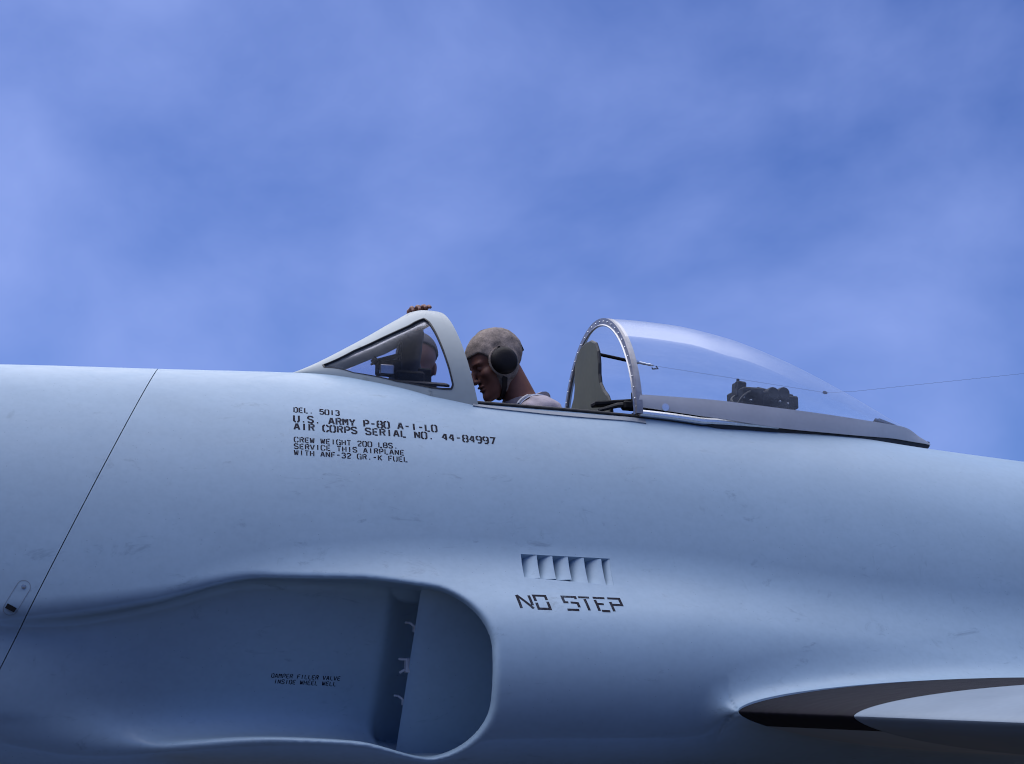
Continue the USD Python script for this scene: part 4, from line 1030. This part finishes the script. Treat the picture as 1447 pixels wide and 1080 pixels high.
# the man on the far side with a hand on the windscreen
crew = thing('person', 'man in dark cap seen through the windscreen with one hand on its top', 'person')
cho = at(587, 519, 0.56)
HC = Head(cho, (0.12, 0.97, -0.15), (0.10, 0.0, 0.995), 0.97)
cn0, cn1 = HC.world((-0.030, 0, -0.045)), HC.world((-0.055, 0, -0.165))
cx_, cy_, cz_ = cn1
csh = {1: np.array([cx_-0.02, cy_+0.18, cz_-0.05]), -1: np.array([cx_-0.01, cy_-0.16, cz_-0.035])}
hw = at(584, 471, 0.125)                       # wrist behind the top of the windscreen
cel = {-1: at(572, 530, 0.30), 1: csh[1]+np.array([0.02, 0.06, -0.28])}
cwr = {-1: hw, 1: cel[1]+np.array([0.16, -0.12, -0.14])}
hips = np.array([cx_-0.03, cy_+0.03, cz_-0.55])
def ctorso(p):
    d = ellipsoid(p, (cx_-0.02, cy_+0.01, cz_-0.20), (0.115, 0.175, 0.20))
    d = smin(d, ellipsoid(p, hips+[0, 0, 0.10], (0.115, 0.155, 0.2)), 0.06)
    d = smin(d, cone(p, cn1+[0, 0.03, -0.03], csh[1], 0.06, 0.062), 0.04); d = smin(d, cone(p, cn1+[0, -0.03, -0.03], csh[-1], 0.06, 0.062), 0.04)
    return smin(d, ellipsoid(p, hips, (0.12, 0.165, 0.12)), 0.06)
def carms(p): return np.minimum(chain(p, [csh[-1], cel[-1], cwr[-1]], [0.056, 0.043, 0.029]), chain(p, [csh[1], cel[1], cwr[1]], [0.056, 0.043, 0.029]))
clk = {s: hips+np.array([0.03, s*0.10, -0.44]) for s in (-1, 1)}; cla = {s: clk[s]+np.array([-0.03, 0, -0.42]) for s in (-1, 1)}
def clegs(p): return np.minimum(*[chain(p, [hips+[0, s*0.09, 0], clk[s], cla[s]], [0.092, 0.06, 0.042]) for s in (-1, 1)])
def cfeet(p): return np.minimum(*[smin(cone(p, cla[s], cla[s]+[-0.01, 0, -0.04], 0.042, 0.04), cone(p, cla[s]+[-0.02, 0, -0.05], cla[s]+[0.13, 0, -0.06], 0.036, 0.03), 0.03) for s in (-1, 1)])
def crew_sdf(p):
    d = smin(ctorso(p), smin(carms(p), clegs(p), 0.03), 0.03)
    d = smin(d, cfeet(p), 0.02); d = smin(d, cone(p, cn0, cn1+[0, 0, -0.02], 0.054, 0.062), 0.03); d = smin(d, HC.sdf(p), 0.012)
    d = smin(d, hand_sdf(p, hw, (0.05, -0.42, 0.90), 0.42, (-0.05, 0.90, 0.42), (0.36, 0.5, 0.45), thumb_side=-1, k=0.88), 0.01)
    return smin(d, hand_sdf(p, cwr[1], (0.7, -0.3, -0.6), 0.1, (0.3, 0.9, 0.2), (0.3, 0.4, 0.3)), 0.01)
put_sdf('body', crew_sdf, [[(0.80, 0.014), (1.06, 0.0055), (1.30, 0.014)], [(-0.06, 0.0055), (0.20, 0.010), (0.44, 0.0055), (0.68, 0.014)], [(cla[1][2]-0.16, 0.018), (hips[2], 0.012), (2.70, 0.0055)]], (1.45, 1.0, 3.10), None, M['skin'], crew)
def wrinkle(p, k=0.007): return (meshkit.noise(p*np.array([26, 26, 20]))-0.5)*k
put_sdf('overall', lambda p: np.maximum(smax(smin(ctorso(p), smin(carms(p), clegs(p), 0.03), 0.03)-0.011-wrinkle(p), -cone(p, cn1+[0.02, 0, 0.06], cn1, 0.066, 0.056), 0.008), np.maximum(cla[1][2]+0.02-p[:, 2], (p-hw)@unit((hw-cel[-1])[None])[0]-0.025)), (0.80, 0.0, cla[1][2]-0.05), (1.45, 1.0, 3.0), 0.011, M['overall'], crew)
put_each('boot', trimesh.Trimesh(*surfnet(lambda p: cfeet(p)-0.008, seg((hips[0]-0.2, 0.012), hips[0]+0.3), seg((hips[1]-0.25, 0.012), hips[1]+0.25), seg((cla[1][2]-0.16, 0.012), cla[1][2]+0.08), near=0.06), process=False).split(only_watertight=False), M['boot'], crew, smooth=True)
def cap_sdf(p):
    l = HC.local(p); f, s_, u = l.T
    crown = np.maximum(HC.core(p)-0.010, 0.052-u-0.12*f)
    peak = np.maximum(np.abs(u-0.060+0.25*(f-0.08))-0.004, np.hypot(f-0.075, s_)-0.068)
    return np.minimum(crown, np.maximum(peak, 0.05-f)*0.9)
put_sdf('cap', cap_sdf, tuple(cho-0.16), tuple(cho+0.18), 0.006, M['cap'], crew)
# steps he stands on, behind the fuselage
zt = cla[1][2]-0.10
st = thing('work_stand', 'low grey work stand the man beside the fuselage stands on', 'work stand')
put('platform', bx((0.7, 0.55, 0.04), (hips[0]+0.02, hips[1]+0.05, zt-0.02)), M['wood'], st)
for a in (-1, 1):
    for b in (-1, 1):
        put('leg', bx((0.05, 0.05, zt-0.04), (hips[0]+0.02+a*0.30, hips[1]+0.05+b*0.22, (zt-0.04)/2)), M['wood'], st)
    put('step', bx((0.6, 0.2, 0.03), (hips[0]+0.02, hips[1]+0.42, 0.30 if a < 0 else 0.62)), M['wood'], st)
print('crew', cho, hips, zt, 'wrist', hw, 'pilot head', ho)
